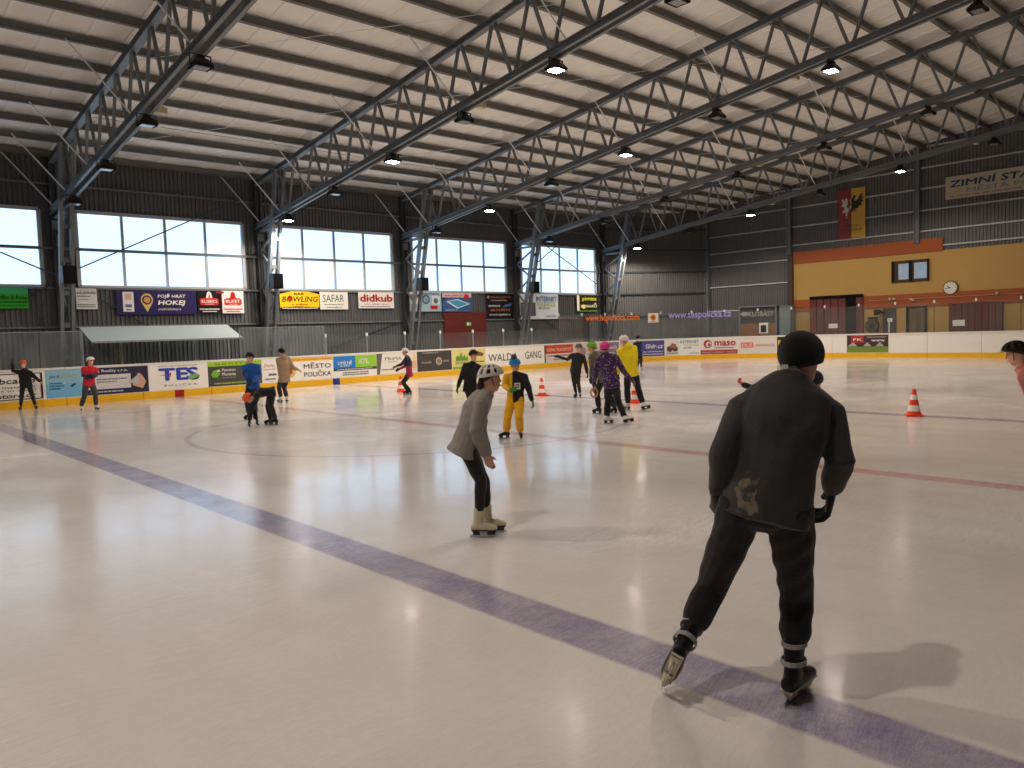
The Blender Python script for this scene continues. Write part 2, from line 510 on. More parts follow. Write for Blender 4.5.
we = struct('wall_back', 'grey corrugated end wall with steel posts and bright girts')
def eY(px, py=280): return onX(px, py, XE).y
def eZ(px, py): return onX(px, py, XE).z
YB0 = eY(794.5)                    # left edge of the plastered building
BT = eZ(1010, 244)                 # its top
BT2 = eZ(870, 244)                 # top of the orange parapet part
corrugated(-CHY, -YB0, 0, 12.6, map_end).build('wall_sheet', SHEETB, we)
corrugated(-YB0, -Y0, 4.9, 13.4, map_end).build('wall_sheet', SHEETB, we)
for z in (2.75, 4.25, 5.55, 6.35, 7.4, 8.5, 9.55, 10.6):
    if z < 5.5:
        ends = ((-CHY, -YB0),)
    else:
        ends = ((-CHY, -YB0), (-YB0, -15.35), (-15.35, -8.3), (-8.3, -1.2))
    for a, b_ in ends:
        mb = MB(); mb.beam(map_end(a, z, 0.05), map_end(b_, z, 0.05), 0.1, 0.075); mb.build('girt', GIRT, we)
for y, z0 in ((CHY, 0.0), (22.35, 5.75), (15.35, 5.75), (8.3, 5.75)):
    mb = MB()
    zt = zroof(y) - 0.1
    for d in (-0.11, 0.11):
        mb.box((XE - 0.2, y + d, (z0 + zt) / 2), (0.2, 0.05, zt - z0))
    mb.box((XE - 0.2, y, (z0 + zt) / 2), (0.04, 0.2, zt - z0))
    for j in range(int((zt - z0) / 1.2)):
        mb.box((XE - 0.29, y, z0 + 0.3 + j * 1.2), (0.02, 0.24, 0.16))
    mb.build('steel_post', STEEL, we)

# plastered building in the end wall
yw_ = struct('wall_building', 'yellow plastered wall with orange bands under the corrugated end wall')
mb = MB(); yend = Y0
mb.box((XE + 0.15 - 0.1, (YB0 + yend) / 2, BT / 2), (0.3, YB0 - yend, BT)); mb.build('plaster_wall', YWALL, yw_)
y942 = eY(943.5)
mb = MB()
za, zb = eZ(794.5, 264.3), eZ(794.5, 252.5)
mb.box((XE - 0.13, (YB0 + y942) / 2, (za + zb) / 2), (0.06, YB0 - y942, zb - za)); mb.build('painted_band', OWALL, yw_)
zc, zd = eZ(950, 305.3), eZ(950, 291.7)
mb = MB(); mb.box((XE - 0.13, (YB0 + yend) / 2, (zc + zd) / 2), (0.05, YB0 - yend, zd - zc)); mb.build('painted_band', OWALL, yw_)
mb = MB(); mb.box((XE - 0.14, YB0 + 0.12, 2.9), (0.34, 0.26, 5.8)); mb.build('corner_pier', mat('pier', (70, 60, 52), 0.7, noise=0.1), yw_)
mb = MB()
for px, py in ((890, 299), (894, 299), (911, 299), (913, 300), (997, 293)):
    p = onX(px, py, XE - 0.22); mb.box(p, (0.1, 0.12, 0.1))
mb.cyl(onX(868, 301, XE - 0.2), onX(1024, 293, XE - 0.2), 0.011, 6)
mb.build('conduit', mat('conduit', (170, 160, 140), 0.5, noise=0.05), yw_)

def door_panel(name, px0, px1, pyt, material, parts, label):
    d = struct(name, label)
    y0, y1 = eY(px0, 318), eY(px1, 318)
    zt = eZ((px0 + px1) / 2, pyt)
    parts(d, y0, y1, zt, material)
    return d
def slab(y0, y1, z0, z1, x, t):
    mb = MB(); mb.box((x, (y0 + y1) / 2, (z0 + z1) / 2), (t, abs(y0 - y1), z1 - z0)); return mb
def gate_a(d, y0, y1, zt, m):
    ym = y0 + (y1 - y0) * 0.69
    slab(y0, y1, 0, zt + 0.06, XE - 0.15, 0.06).build('gate_frame', mat('gate_frame', (60, 34, 30), 0.6, noise=0.1), d)
    n = 5
    for i in range(n):
        a = y0 + (ym - y0) * i / n; b_ = y0 + (ym - y0) * (i + 1) / n
        slab(a - 0.02, b_ + 0.02, 0.02, zt - 0.05, XE - 0.21, 0.06).build('gate_board', m, d)
    slab(ym - 0.03, y1 + 0.35, 0.02, zt - 0.05, XE - 0.185, 0.02).build('opening_shade', DARKIN, d)  # near-black sheet standing in for the shade beyond the gate
    slab(y1 + 0.35, y1, 0.02, zt - 0.05, XE - 0.21, 0.06).build('gate_board', m, d)
    slab(y0 - 0.05, y1 + 0.0, zt - 0.02, zt + 0.12, XE - 0.27, 0.14).build('track', DARKIN, d)
    slab(ym + 0.95, ym + 0.45, 1.5, 1.75, XE - 0.245, 0.01).build('notice', WHITEC, d)
door_panel('door_1', 811.5, 864.5, 297.5, BROWN, gate_a, 'brown sliding gate standing partly open in the yellow wall')
def gate_b(d, y0, y1, zt, m):
    n = 8
    for i in range(n):
        a = y0 + (y1 - y0) * i / n; b_ = y0 + (y1 - y0) * (i + 1) / n
        slab(a - 0.015, b_ + 0.015, 0.02, zt - 0.05, XE - 0.19, 0.08).build('gate_board', m, d)
    slab(y0, y1, 0, zt, XE - 0.14, 0.06).build('gate_frame', mat('gate_frame', (60, 34, 30), 0.6), d)
    slab(y0 - 0.2, y0 - 0.75, 1.45, 1.75, XE - 0.235, 0.01).build('notice', WHITEC, d)
door_panel('door_2', 950, 1004, 302.5, BROWN, gate_b, 'closed brown wooden gate under the clock')
def door_c(d, y0, y1, zt, m):
    slab(y0, y1, 0, zt, XE - 0.16, 0.08).build('door_leaf', m, d)
    slab(y0 - 0.3, y0 - 0.36, 1.2, 1.9, XE - 0.205, 0.01).build('notice', WHITEC, d)
    slab(y1 + 0.15, y1 + 0.4, 1.75, 1.95, XE - 0.205, 0.01).build('notice', WHITEC, d)
door_panel('door_3', 884.2, 896.8, 308.2, mat('grey_door', (72, 64, 56), 0.5, noise=0.08), door_c, 'narrow grey door with small notices')
def door_d(d, y0, y1, zt, m):
    slab(y0, y1, 0, zt, XE - 0.14, 0.06).build('door_frame', BLACK, d)
    slab(y0 - 0.18, y1 + 0.1, 0.05, zt - 0.1, XE - 0.19, 0.05).build('door_leaf', m, d)
    slab(y0 - 0.5, y1 + 0.3, 0.9, zt - 0.3, XE - 0.22, 0.02).build('pane', mat('brown_glass', (74, 62, 50), 0.25, noise=0.1), d)
door_panel('door_4', 907.2, 928, 306.3, mat('brown_leaf', (100, 78, 54), 0.5, noise=0.1), door_d, 'glazed brown door in a black frame')

# window of the plastered building
w8 = struct('window_8', 'dark framed window of two panes in the yellow wall')
pa, pb = onX(893, 261, XE - 0.13), onX(928.5, 283.5, XE - 0.13)
y0, y1, z0, z1 = pa.y, pb.y, (onX(911, 281.8, XE).z), (onX(911, 260.2, XE).z)
slab(y0, y1, z0, z1, XE - 0.13, 0.06).build('window_frame', mat('win_brown', (64, 46, 30), 0.5, noise=0.1), w8)
ym = (y0 + y1) / 2
for a, b_ in ((y0 - 0.3, ym + 0.06), (ym - 0.2, y1 + 0.06)):
    slab(a, b_, z0 + 0.14, z1 - 0.16, XE - 0.18, 0.03).build('pane', mat('sky_reflection_pane', (150, 175, 200), 0.08, noise=0.25, scale=2.5), w8)  # sky reflection painted as uneven pale blue
slab(ym + 0.06, ym - 0.06, z0, z1, XE - 0.2, 0.06).build('mullion', BLACK, w8)
for a in (y0, y1):
    slab(a + 0.04, a - 0.04, z0, z1, XE - 0.2, 0.08).build('casing', BLACK, w8)

# remaining walls behind the camera
wr = struct('wall_right', 'grey corrugated wall behind the near boards')
corrugated(X0, XE, 0, 13.3, lambda u, v, w=0: Vector((u, Y0 + w, v)), pitch=0.6, depth=0.06).build('wall_sheet', SHEET, wr)
wf = struct('wall_front', 'grey corrugated wall at the near end of the hall')
corrugated(Y0, YW, 0, 13.4, lambda u, v, w=0: Vector((X0 + w, u, v)), pitch=0.6, depth=0.06).build('wall_sheet', SHEET, wf)

# ---- windows
def window(n, c):
    w = struct('window_%d' % n, 'wide frosted window of eight panes in the corrugated wall')
    a, b_ = c + 0.5, c + 6.65
    for p, q, ww, hh in (((a, WZ0), (b_, WZ0), 0.1, 0.09), ((a, WZ1), (b_, WZ1), 0.1, 0.12), ((a, WZ0), (a, WZ1), 0.1, 0.12), ((b_, WZ0), (b_, WZ1), 0.1, 0.12)):
        mb = MB(); mb.beam(map_left(*p, -0.0), map_left(*q, -0.0), hh, 0.16, up=(0, 1, 0)); mb.build('frame_bar', WFRAME, w)
    mb = MB(); mb.beam(map_left(a, WZM, 0.03), map_left(b_, WZM, 0.03), 0.1, 0.12, up=(0, 1, 0)); mb.build('transom', STEEL, w)
    pw = (b_ - a) / 4
    for i in (1, 2, 3):
        mb = MB(); mb.beam(map_left(a + i * pw, WZ0, 0.0), map_left(a + i * pw, WZ1, 0.0), 0.09, 0.1, up=(0, 1, 0)); mb.build('mullion', WFRAME, w)
    for i in range(4):
        for z0, z1 in ((WZ0, WZM), (WZM, WZ1)):
            mb = MB(); mb.box((a + (i + 0.5) * pw, YW + 0.03, (z0 + z1) / 2), (pw - 0.04, 0.02, z1 - z0 - 0.04))
            mb.build('pane', PANE, w)
for n, c in enumerate(bays):
    window(n + 1, c)

# ================================================================== ROOF TRUSSES
P0 = 21.74
TN = [P0 + 1.44 * k for k in range(5, -19, -1)]          # top nodes
def chord_mesh(name, zf, kind):
    mb = MB()
    ya, yb = YW - 0.15, Y0 + 0.1
    p, q = Vector((0, ya, zf(ya))), Vector((0, yb, zf(yb)))
    if kind == 'top':
        for z in (-0.085, 0.085):
            mb.beam(p + Vector((0, 0, z)), q + Vector((0, 0, z)), 0.2, 0.02)
        mb.beam(p, q, 0.03, 0.15)
    else:
        for x in (-0.09, 0.09):
            mb.beam(p + Vector((x, 0, 0)), q + Vector((x, 0, 0)), 0.018, 0.2)
            for z in (-0.09, 0.09):
                mb.beam(p + Vector((x * 1.5, 0, z)), q + Vector((x * 1.5, 0, z)), 0.08, 0.02)
    return mb.mesh(name, STEEL)
top_me = chord_mesh('top_chord', ztop, 'top')
bot_me = chord_mesh('bottom_chord', zbot, 'bottom')
def bar_mesh(dy, sgn):
    mb = MB()
    y0, y1 = -0.07 * sgn, -dy * sgn + 0.07 * sgn
    za = -0.08; zb = (zbot(0) - ztop(0)) + SLOPE * (dy * sgn) * 1.0 + 0.06
    mb.beam((0, -0.07 * sgn, za), (0, -dy * sgn + 0.05 * sgn, zb), 0.075, 0.075, up=(1, 0, 0))
    return mb.mesh('web_bar', STEEL)
bar_a, bar_b = bar_mesh(0.72, 1), bar_mesh(0.72, -1)
# columns
def pin(z): return 30.85 - (2.05 / 8.6) * z             # leaning inner post
mb = MB()
for dx in (-0.17, 0.17):
    mb.beam((dx, pin(0), 0), (dx, pin(8.55), 8.55), 0.11, 0.2, up=(0, 1, 0))
for z in np.arange(0.4, 8.4, 1.1):
    mb.box((0, pin(z), z), (0.3, 0.03, 0.16))
inner_me = mb.mesh('inner_post', STEEL)
mb = MB()
for dx in (-0.1, 0.1):
    mb.box((dx, YW - 0.16, 4.25), (0.03, 0.22, 8.5))
mb.box((0, YW - 0.16, 4.25), (0.2, 0.03, 8.5))
post_me = mb.mesh('wall_post', STEELD)
lac = []
zs = [1.0, 1.75, 2.5, 3.25, 4.0, 4.75, 5.5, 6.25]
for i in range(len(zs) - 1):
    a, b_ = zs[i], zs[i + 1]
    pa = (0, YW - 0.25, a) if i % 2 == 0 else (0, pin(a) + 0.08, a)
    pb = (0, pin(b_) + 0.08, b_) if i % 2 == 0 else (0, YW - 0.25, b_)
    mb = MB(); mb.beam(pa, pb, 0.07, 0.07, up=(1, 0, 0)); lac.append(mb.mesh('lacing_bar', STEEL))
mb = MB(); mb.beam((0, YW - 0.25, 6.35), (0, pin(6.35), 6.35), 0.09, 0.1); lac.append(mb.mesh('lacing_bar', STEEL))
mb = MB(); mb.box((0, YW - 0.3, 6.1), (0.24, 0.12, 0.32)); gus_me = mb.mesh('gusset', STEEL)
# stays between bottom chord and purlins
stays = []
for y in (31.0, 29.2, 26.5, 22.2, 17.9, 13.6):
    mb = MB(); mb.cyl((0, y - 0.35, zbot(y - 0.35) + 0.05), (-1.45, y, ztop(y) + 0.15), 0.022, 6)
    stays.append(mb.mesh('stay_rod', ROD))
TR_LAB = ['lattice steel roof truss right over the near blue line side of the hall',
          'lattice steel truss whose column stands beside the white bench shelter',
          'lattice steel truss whose column stands behind the yellow bowling banner',
          'lattice steel truss whose column stands beside the red brown door',
          'lattice steel truss whose column covers part of the white internet banner',
          'lattice steel truss by the slanted corner wall, farthest along the window wall']
for i, X in enumerate(XALL):
    t = thing('roof_truss', TR_LAB[i], 'truss', (X, 0, 0), group='roof trusses of the hall')
    link('top_chord', top_me, t); link('bottom_chord', bot_me, t)
    for y in TN:
        if y + 0.72 < YW - 0.1:
            link('web_bar', bar_b, t, (0, y, ztop(y)))
        if y - 0.72 > Y0:
            link('web_bar', bar_a, t, (0, y, ztop(y)))
    link('inner_post', inner_me, t); link('wall_post', post_me, t); link('gusset', gus_me, t)
    for m_ in lac:
        link('lacing_bar', m_, t)
    for m_ in stays:
        link('stay_rod', m_, t)

# thin roof bracing cables
for i, X in enumerate(BAYC):
    for ya, yb in ((30.0, 22.5), (22.5, 15.5), (15.5, 8.5)):
        mb = MB(); mb.cyl((X, ya, ztop(ya) + 0.05), (X + 7.3, yb, ztop(yb) + 0.05), 0.009, 5); mb.build('bracing_cable', ROD, ceil)
    for ya in (26.3, 19.0, 11.9):
        mb = MB(); mb.cyl((X, ya, ztop(ya) - 0.1), (X + 7.3, ya, ztop(ya) - 0.1), 0.008, 5); mb.build('bracing_cable', STEELD, ceil)

# ================================================================== FLOODLIGHTS
mb = MB()
vs_ = []
for z, sx, sy in ((0.0, 0.22, 0.19), (0.07, 0.22, 0.19), (0.19, 0.12, 0.1)):
    vs_ += [(-sx, -sy, z), (sx, -sy, z), (sx, sy, z), (-sx, sy, z)]
mb.add(vs_, [(0, 1, 5, 4), (1, 2, 6, 5), (2, 3, 7, 6), (3, 0, 4, 7), (4, 5, 9, 8), (5, 6, 10, 9), (6, 7, 11, 10), (7, 4, 8, 11), (8, 9, 10, 11)])
mb.box((0, 0, 0.22), (0.16, 0.16, 0.08))
house_me = mb.mesh('housing', BLACK)
mb = MB(); mb.box((0, 0, 0.0), (0.32, 0.26, 0.02))
lens_me = mb.mesh('lens', LENS); lenson_me = mb.mesh('lens', LENSON)
mb = MB()
mb.box((-0.235, 0, 0.14), (0.015, 0.04, 0.26)); mb.box((0.235, 0, 0.14), (0.015, 0.04, 0.26)); mb.box((0, 0, 0.275), (0.485, 0.04, 0.02))
brack_me = mb.mesh('bracket', BLACK)
LY = [28.3, 24.65, 21.0, 17.35, 13.7, 10.05, 6.4]
ORD = ['first', 'second', 'third', 'fourth', 'fifth', 'sixth', 'seventh']
LIT = {(1, 0), (1, 2), (1, 4), (1, 6), (2, 1), (2, 3), (2, 5), (4, 0), (4, 2), (4, 4)}
TRN = ['the truss by the bench shelter', 'the truss over the bowling banner', 'the truss by the red brown door', 'the truss by the internet banner', 'the truss at the corner wall']
def flood(X, y, lit, label, group):
    t = thing('floodlight', label, 'lamp', (X, y, zbot(y) - 0.42), group=group)
    link('housing', house_me, t); link('lens', lenson_me if lit else lens_me, t); link('bracket', brack_me, t)
    if lit:
        l = bpy.data.lights.new('flood_beam', 'SPOT'); l.spot_size = math.radians(168); l.spot_blend = 0.25
        l.shadow_soft_size = 0.16
        l.energy = LAMP_W * 4; l.color = LAMP_COL
        lo = bpy.data.objects.new('flood_beam', l); COL.objects.link(lo); lo.parent = t; lo.location = (0, 0, -0.2); lo.visible_glossy = False      # the glowing lens itself is what mirrors
    return t
for i, X in enumerate(XSET):
    for j, y in enumerate(LY):
        lit = (i, j) in LIT
        flood(X, y, lit, ('burning floodlight, ' if lit else 'unlit black floodlight, ') + ORD[j] + ' from the window wall under ' + TRN[i],
              'floodlights under the trusses')
for y, od in ((3.4, 'third'), (10.05, 'second'), (17.35, 'first')):
    flood(-0.15, y, True, 'burning floodlight, ' + od + ' of its row under the truss over the near end of the ice', 'floodlights under the trusses')
# small beige junction boxes on the bottom chords
mb = MB(); mb.box((0, 0, 0), (0.3, 0.16, 0.14)); mb.box((0, 0, 0.085), (0.2, 0.1, 0.04)); jb_me = mb.mesh('box_body', BEIGEBOX)
mb = MB(); mb.box((-0.2, 0, 0.04), (0.1, 0.05, 0.05)); ja_me = mb.mesh('box_arm', STEEL)
for i, px, py in ((0, 156, 107), (1, 478, 108), (2, 793, 79), (2, 566, 174), (3, 758, 167), (4, 975, 146), (4, 771, 205)):
    y = onX(px, py, XSET[i] + 0.2).y
    t = thing('junction_box', 'small beige junction box under ' + TRN[i] + (' nearer the windows' if (i, px) in ((2, 566), (4, 771)) else ''), 'junction box', (XSET[i] + 0.3, y, zbot(y) - 0.05), group='beige junction boxes under the trusses')
    link('box_body', jb_me, t); link('box_arm', ja_me, t)

# ================================================================== LOUDSPEAKERS on the columns
SPL = ['beside the bench shelter', 'over the yellow bowling banner', 'near the red brown door', 'in front of the white internet banner']
for i, (px, py) in enumerate(((72, 274), (279, 281), (425, 284), (538, 287))):
    z = onX(px, py, XSET[i]).z
    t = thing('loudspeaker', 'black box loudspeaker on the steel column ' + SPL[i], 'loudspeaker', (XSET[i], pin(z) - 0.36, z - 0.32))
    mb = MB(); mb.box((-0.03, 0, 0.32), (0.42, 0.34, 0.6)); mb.build('cabinet', BLACK, t)
    mb = MB(); mb.box((-0.03, -0.18, 0.32), (0.37, 0.02, 0.54)); mb.build('grille', mat('grille', (10, 10, 11), 0.8, noise=0.2, scale=90), t)
    mb = MB(); mb.box((0, 0.21, 0.32), (0.12, 0.12, 0.3)); mb.build('bracket', STEELD, t)

# ================================================================== RINK BOARDS
def strip(s0, s1, z0, z1, w0, w1, n=None):
    """solid strip along the board line, between depths w0 (back) and w1 (front, inwards)"""
    straight = s1 <= SA or (s0 >= SB and s1 <= SCN)
    n = n or (1 if straight else max(2, int((s1 - s0) / 0.5)))
    mb = MB(); vs = []
    for i in range(n + 1):
        s = s0 + (s1 - s0) * i / n
        for w, z in ((w0, z0), (w1, z0), (w1, z1), (w0, z1)):
            p = path(s, w); vs.append((p.x, p.y, z))
    fs = [(i * 4 + j, (i + 1) * 4 + j, (i + 1) * 4 + (j + 1) % 4, i * 4 + (j + 1) % 4) for i in range(n) for j in range(4)]
    fs += [(3, 2, 1, 0), tuple(n * 4 + j for j in range(4))]
    mb.add(vs, fs)
    return mb
boards = thing('rink_boards', 'white hockey rink boards with yellow kick plate around the ice', 'rink boards', (0, 0, 0))
BH = 1.19
s = -3.0
PANEL = 2.3
cuts = []
while s < SCN + 4:
    cuts.append(s); s += PANEL
mk = [(s_at(174.2), s_at(183.2), REDK), (s_at(332.0), s_at(339.2), BLUEK)]
for a, b_ in zip(cuts[:-1], cuts[1:]):
    g = 0.006
    strip(a + g, b_ - g, 0.0, BH - 0.04, -0.08, 0.0).build('board_panel', WHITEP, boards)
    strip(a + g, b_ - g, BH - 0.04, BH + 0.02, -0.12, 0.025).build('cap_rail', CAPM, boards)
    segs = [(a + g, b_ - g, YELK)]
    for m0, m1, mm in mk:
        new = []
        for x0, x1, m_ in segs:
            if m1 <= x0 or m0 >= x1 or m_ is not YELK: new.append((x0, x1, m_)); continue
            if m0 > x0: new.append((x0, m0, m_))
            new.append((max(m0, x0), min(m1, x1), mm))
            if m1 < x1: new.append((m1, x1, m_))
        segs = new
    for x0, x1, m_ in segs:
        strip(x0, x1, 0.0, 0.235, 0.0, 0.02).build('kick_plate', m_, boards)

# glass shields above the boards
def shield(s0, s1, z1, material, label, n_w=1.22, posts=True, pm=(160, 165, 168), pw=0.035):
    t = thing('glass_shield', label, 'rink glass', (0, 0, 0))
    n = max(1, int(round((s1 - s0) / n_w)))
    for i in range(n):
        a = s0 + (s1 - s0) * i / n; b_ = s0 + (s1 - s0) * (i + 1) / n
        strip(a + 0.012, b_ - 0.012, BH + 0.02, z1, -0.06, -0.048).build('pane', material, t)
        if posts:
            mb = MB(); p = path(a, -0.075)
            mb.box((p.x, p.y, (BH + z1) / 2), (pw, pw, z1 - BH + 0.04)); po = mb.build('post', mat('post_%d' % pm[0], pm, 0.4, 0.2, noise=0.05), t)
            mb = MB(); mb.box((p.x, p.y, z1 + 0.04), (0.07, 0.07, 0.14)); mb.build('post_cap', mat('cap_white', (205, 208, 208), 0.5, noise=0.03), po)
    return t
sg1 = s_at(327)
def tall_shield(a, b_, label):
    t = shield(a, b_, 2.33, GLASS_TALL, label, posts=False)
    AL = mat('alu', (160, 165, 168), 0.4, 0.5, noise=0.05)
    strip(a, b_, 2.32, 2.345, -0.065, -0.04).build('top_edge', AL, t)
    for k in range(3):
        p = path(a + (b_ - a) * k / 2.0, -0.09); mb = MB(); mb.box((p.x, p.y, (BH + 2.33) / 2), (0.03, 0.03, 2.33 - BH)); mb.build('post', AL, t)
tall_shield(-3, s_at(86), 'tall clear shield with painted pale sheen, beside the bench shelter, above the light blue advert')
tall_shield(s_at(243), sg1, 'tall clear shield with painted pale sheen, beyond the bench shelter, above the town advert')
sg2 = s_at(560)
shield(sg1 + 0.05, sg2, 1.92, GLASS, 'low clear glass panes with white capped posts along the side boards', 2.05)
sg3 = SCN + 3.5
eshield = shield(sg2 + 0.05, sg3, 2.62, GLASS, 'higher clear glass around the rink corner and behind the goal end', 1.8, pm=(84, 86, 86), pw=0.02)

# ================================================================== SIGNS AND LETTERING
FONT_CACHE = {}
def text_geo(txt, bold=0.0, shear=0.0):
    key = (txt, bold, shear)
    if key in FONT_CACHE:
        return FONT_CACHE[key]
    cu = bpy.data.curves.new('t', 'FONT'); cu.body = txt; cu.size = 1.0; cu.shear = shear
    cu.resolution_u = 2; cu.fill_mode = 'FRONT'
    o = bpy.data.objects.new('t', cu)
    me = o.to_mesh()
    vs = [(v.co.x, v.co.y) for v in me.vertices]; fs = [tuple(p.vertices) for p in me.polygons]
    o.to_mesh_clear(); bpy.data.objects.remove(o); bpy.data.curves.remove(cu)
    if bold > 0:                     # heavier strokes: the glyphs repeated a hair to each side
        b0, n0, v0_, f0_ = bold * 0.55, len(vs), vs, fs
        vs = []; fs = []
        for k_, (dx, dy) in enumerate(((0, 0), (b0, 0), (-b0, 0), (0, b0), (0, -b0))):
            vs += [(x + dx, y + dy, k_ * 0.0006) for x, y in v0_]; fs += [tuple(i + k_ * n0 for i in f) for f in f0_]
    FONT_CACHE[key] = (vs, fs)
    return vs, fs
def map_board(u, v, w=0.0):
    p = path(u, w); return Vector((p.x, p.y, v))
PARTN = {'t': 'lettering', 'r': 'colour_panel', 'p': 'emblem', 'c': 'emblem', 'l': 'emblem'}
def sign(name, label, cat, mapf, u0, u1, v0, v1, bg, elems, thick=0.012, lift=0.0, group=None):
    c = mapf((u0 + u1) / 2, v0, lift)
    root = thing(name, label, cat, c, group=group)
    W, H = u1 - u0, v1 - v0
    nseg = max(1, int(W / 0.3)) if mapf is map_board and u1 > SA else 1
    def place(pts, fs, w, material, nm):
        mb = MB(); mb.add([mapf(u0 + p_[0] * W, v0 + p_[1] * H, lift + w + (p_[2] if len(p_) > 2 else 0.0)) - c for p_ in pts], fs)
        return mb.build(nm, material, root)
    if bg is not None:
        mb = MB(); vs = []
        for i in range(nseg + 1):
            u = u0 + W * i / nseg
            for w, v in ((0, v0), (thick, v0), (thick, v1), (0, v1)):
                vs.append(mapf(u, v, lift + w) - c)
        fs = [(i * 4 + j, (i + 1) * 4 + j, (i + 1) * 4 + (j + 1) % 4, i * 4 + (j + 1) % 4) for i in range(nseg) for j in range(4)]
        fs += [(3, 2, 1, 0), tuple(nseg * 4 + j for j in range(4))]
        mb.add(vs, fs); mb.build('plate', pcol(bg), root)
    lay = thick + 0.003
    for e in elems:
        lay += 0.0012
        k = e[0]
        if k == 'r':
            _, x0, y0, x1, y1, col = e
            n = max(1, int(nseg * (x1 - x0)))
            pts = []; fs = []
            for i in range(n + 1):
                x = x0 + (x1 - x0) * i / n; pts += [(x, y0), (x, y1)]
            fs = [(2 * i, 2 * i + 2, 2 * i + 3, 2 * i + 1) for i in range(n)]
            place(pts, fs, lay, pcol(col), 'colour_panel')
        elif k == 't':           # ('t', x0, x1, y0, height, text, colour, bold, shear): fitted between x0 and x1
            _, x0, x1, y0, h, txt, col = e[:7]
            vs, fs = text_geo(txt, e[7] if len(e) > 7 else 0.0, e[8] if len(e) > 8 else 0.0)
            if not vs: continue
            xa = min(v[0] for v in vs); xb = max(v[0] for v in vs); ya = min(v[1] for v in vs); yb = max(v[1] for v in vs)
            pts = [(x0 + (v[0] - xa) / (xb - xa) * (x1 - x0), y0 + (v[1] - ya) / (yb - ya) * h) for v in vs]
            place([p_ + ((v[2] if len(v) > 2 else 0.0),) for p_, v in zip(pts, vs)], fs, lay + 0.004, pcol(col), 'lettering')
        elif k == 'p':
            place(e[1], [tuple(range(len(e[1])))], lay + (e[3] if len(e) > 3 else 0.002), pcol(e[2]), 'emblem')
        elif k == 'c':           # ('c', x, y, ry, colour, extra): circle true in metres
            _, x, y, r, col = e[:5]
            pts = [(x + r * H / W * math.cos(2 * math.pi * i / 20), y + r * math.sin(2 * math.pi * i / 20)) for i in range(20)]
            place(pts, [tuple(range(20))], lay + (e[5] if len(e) > 5 else 0.002), pcol(col), 'emblem')
        elif k == 'l':           # run of tiny illegible print, drawn as short dashes
            _, x0, x1, y0, h, col = e
            rnd = random.Random(int(x0 * 1000 + y0 * 777)); x = x0; pts = []; fs = []
            while x < x1:
                ww = min(rnd.uniform(0.02, 0.07), x1 - x); o_ = len(pts)
                pts += [(x, y0), (x + ww, y0), (x + ww, y0 + h), (x, y0 + h)]; fs.append((o_, o_ + 1, o_ + 2, o_ + 3)); x += ww + 0.012
            place(pts, fs, lay + 0.003, pcol(col), 'fine_print')
    return root
W_, K_, R_, N_, G_, Y_ = (226, 222, 214), (24, 24, 26), (176, 34, 32), (44, 42, 92), (90, 150, 40), (232, 190, 30)

def wall_sign(px0, px1, pyt, pyb, label, bg, elems, cat='banner', name='wall_banner'):
    Y = YW - 0.12
    a, b_ = onY(px0, (pyt + pyb) / 2, Y), onY(px1, (pyt + pyb) / 2, Y)
    pm = (px0 + px1) / 2
    sign(name, label, cat, map_left, a.x, b_.x, onY(pm, pyb, Y).z, onY(pm, pyt, Y).z, bg, elems, lift=0.12)
wall_sign(-14, 28.2, 287, 308.5, 'green banner hung under the window, beside the first steel column', (52, 160, 46),
          [('r', 0.0, 0.7, 1, 1, (60, 178, 120)), ('t', 0.2, 0.97, 0.42, 0.2, 'nedlke & Reise', K_, 0.02), ('l', 0.05, 0.97, 0.27, 0.07, (20, 70, 20)), ('l', 0.1, 0.9, 0.1, 0.06, (20, 90, 30))])
wall_sign(76, 97, 288.5, 309.2, 'small pale notice board with dark heading beside the column', (206, 206, 202),
          [('t', 0.05, 0.95, 0.74, 0.13, 'KALENDÁŘ', (60, 60, 62), 0.02), ('t', 0.2, 0.8, 0.86, 0.05, '2 0 2 4', (150, 60, 60)), ('l', 0.05, 0.7, 0.6, 0.05, (120, 120, 122)), ('l', 0.05, 0.6, 0.45, 0.04, (130, 130, 132)), ('l', 0.05, 0.9, 0.2, 0.05, (120, 120, 122)), ('l', 0.05, 0.9, 0.1, 0.05, (120, 120, 122))])
pin_pts = [(0.365 + 0.075 * math.cos(a), 0.60 + 0.27 * math.sin(a)) for a in [math.radians(d) for d in range(-30, 211, 20)]] + [(0.365, 0.10)]
wall_sign(116.5, 196.3, 290.3, 314.5, 'dark purple hockey recruiting banner with a golden map pin', (46, 40, 84),
          [('r', 0.075, 0.12, 0.205, 0.92, (210, 208, 206)), ('r', 0.10, 0.6, 0.18, 0.86, (196, 160, 150)), ('r', 0.10, 0.3, 0.18, 0.42, (90, 100, 130)), ('r', 0.11, 0.17, 0.17, 0.22, (60, 60, 70)),
           ('p', pin_pts, (196, 168, 110), 0.002), ('c', 0.365, 0.60, 0.19, (58, 46, 70), 0.006), ('c', 0.365, 0.6, 0.13, (186, 140, 80), 0.008),
           ('t', 0.50, 0.86, 0.65, 0.22, 'POJĎ HRÁT', W_, 0.03, 0.15), ('t', 0.50, 0.85, 0.34, 0.25, 'HOKEJ', W_, 0.05, 0.15), ('t', 0.50, 0.79, 0.15, 0.12, 'pojdhrathokej.cz', W_, 0.0, 0.15)])
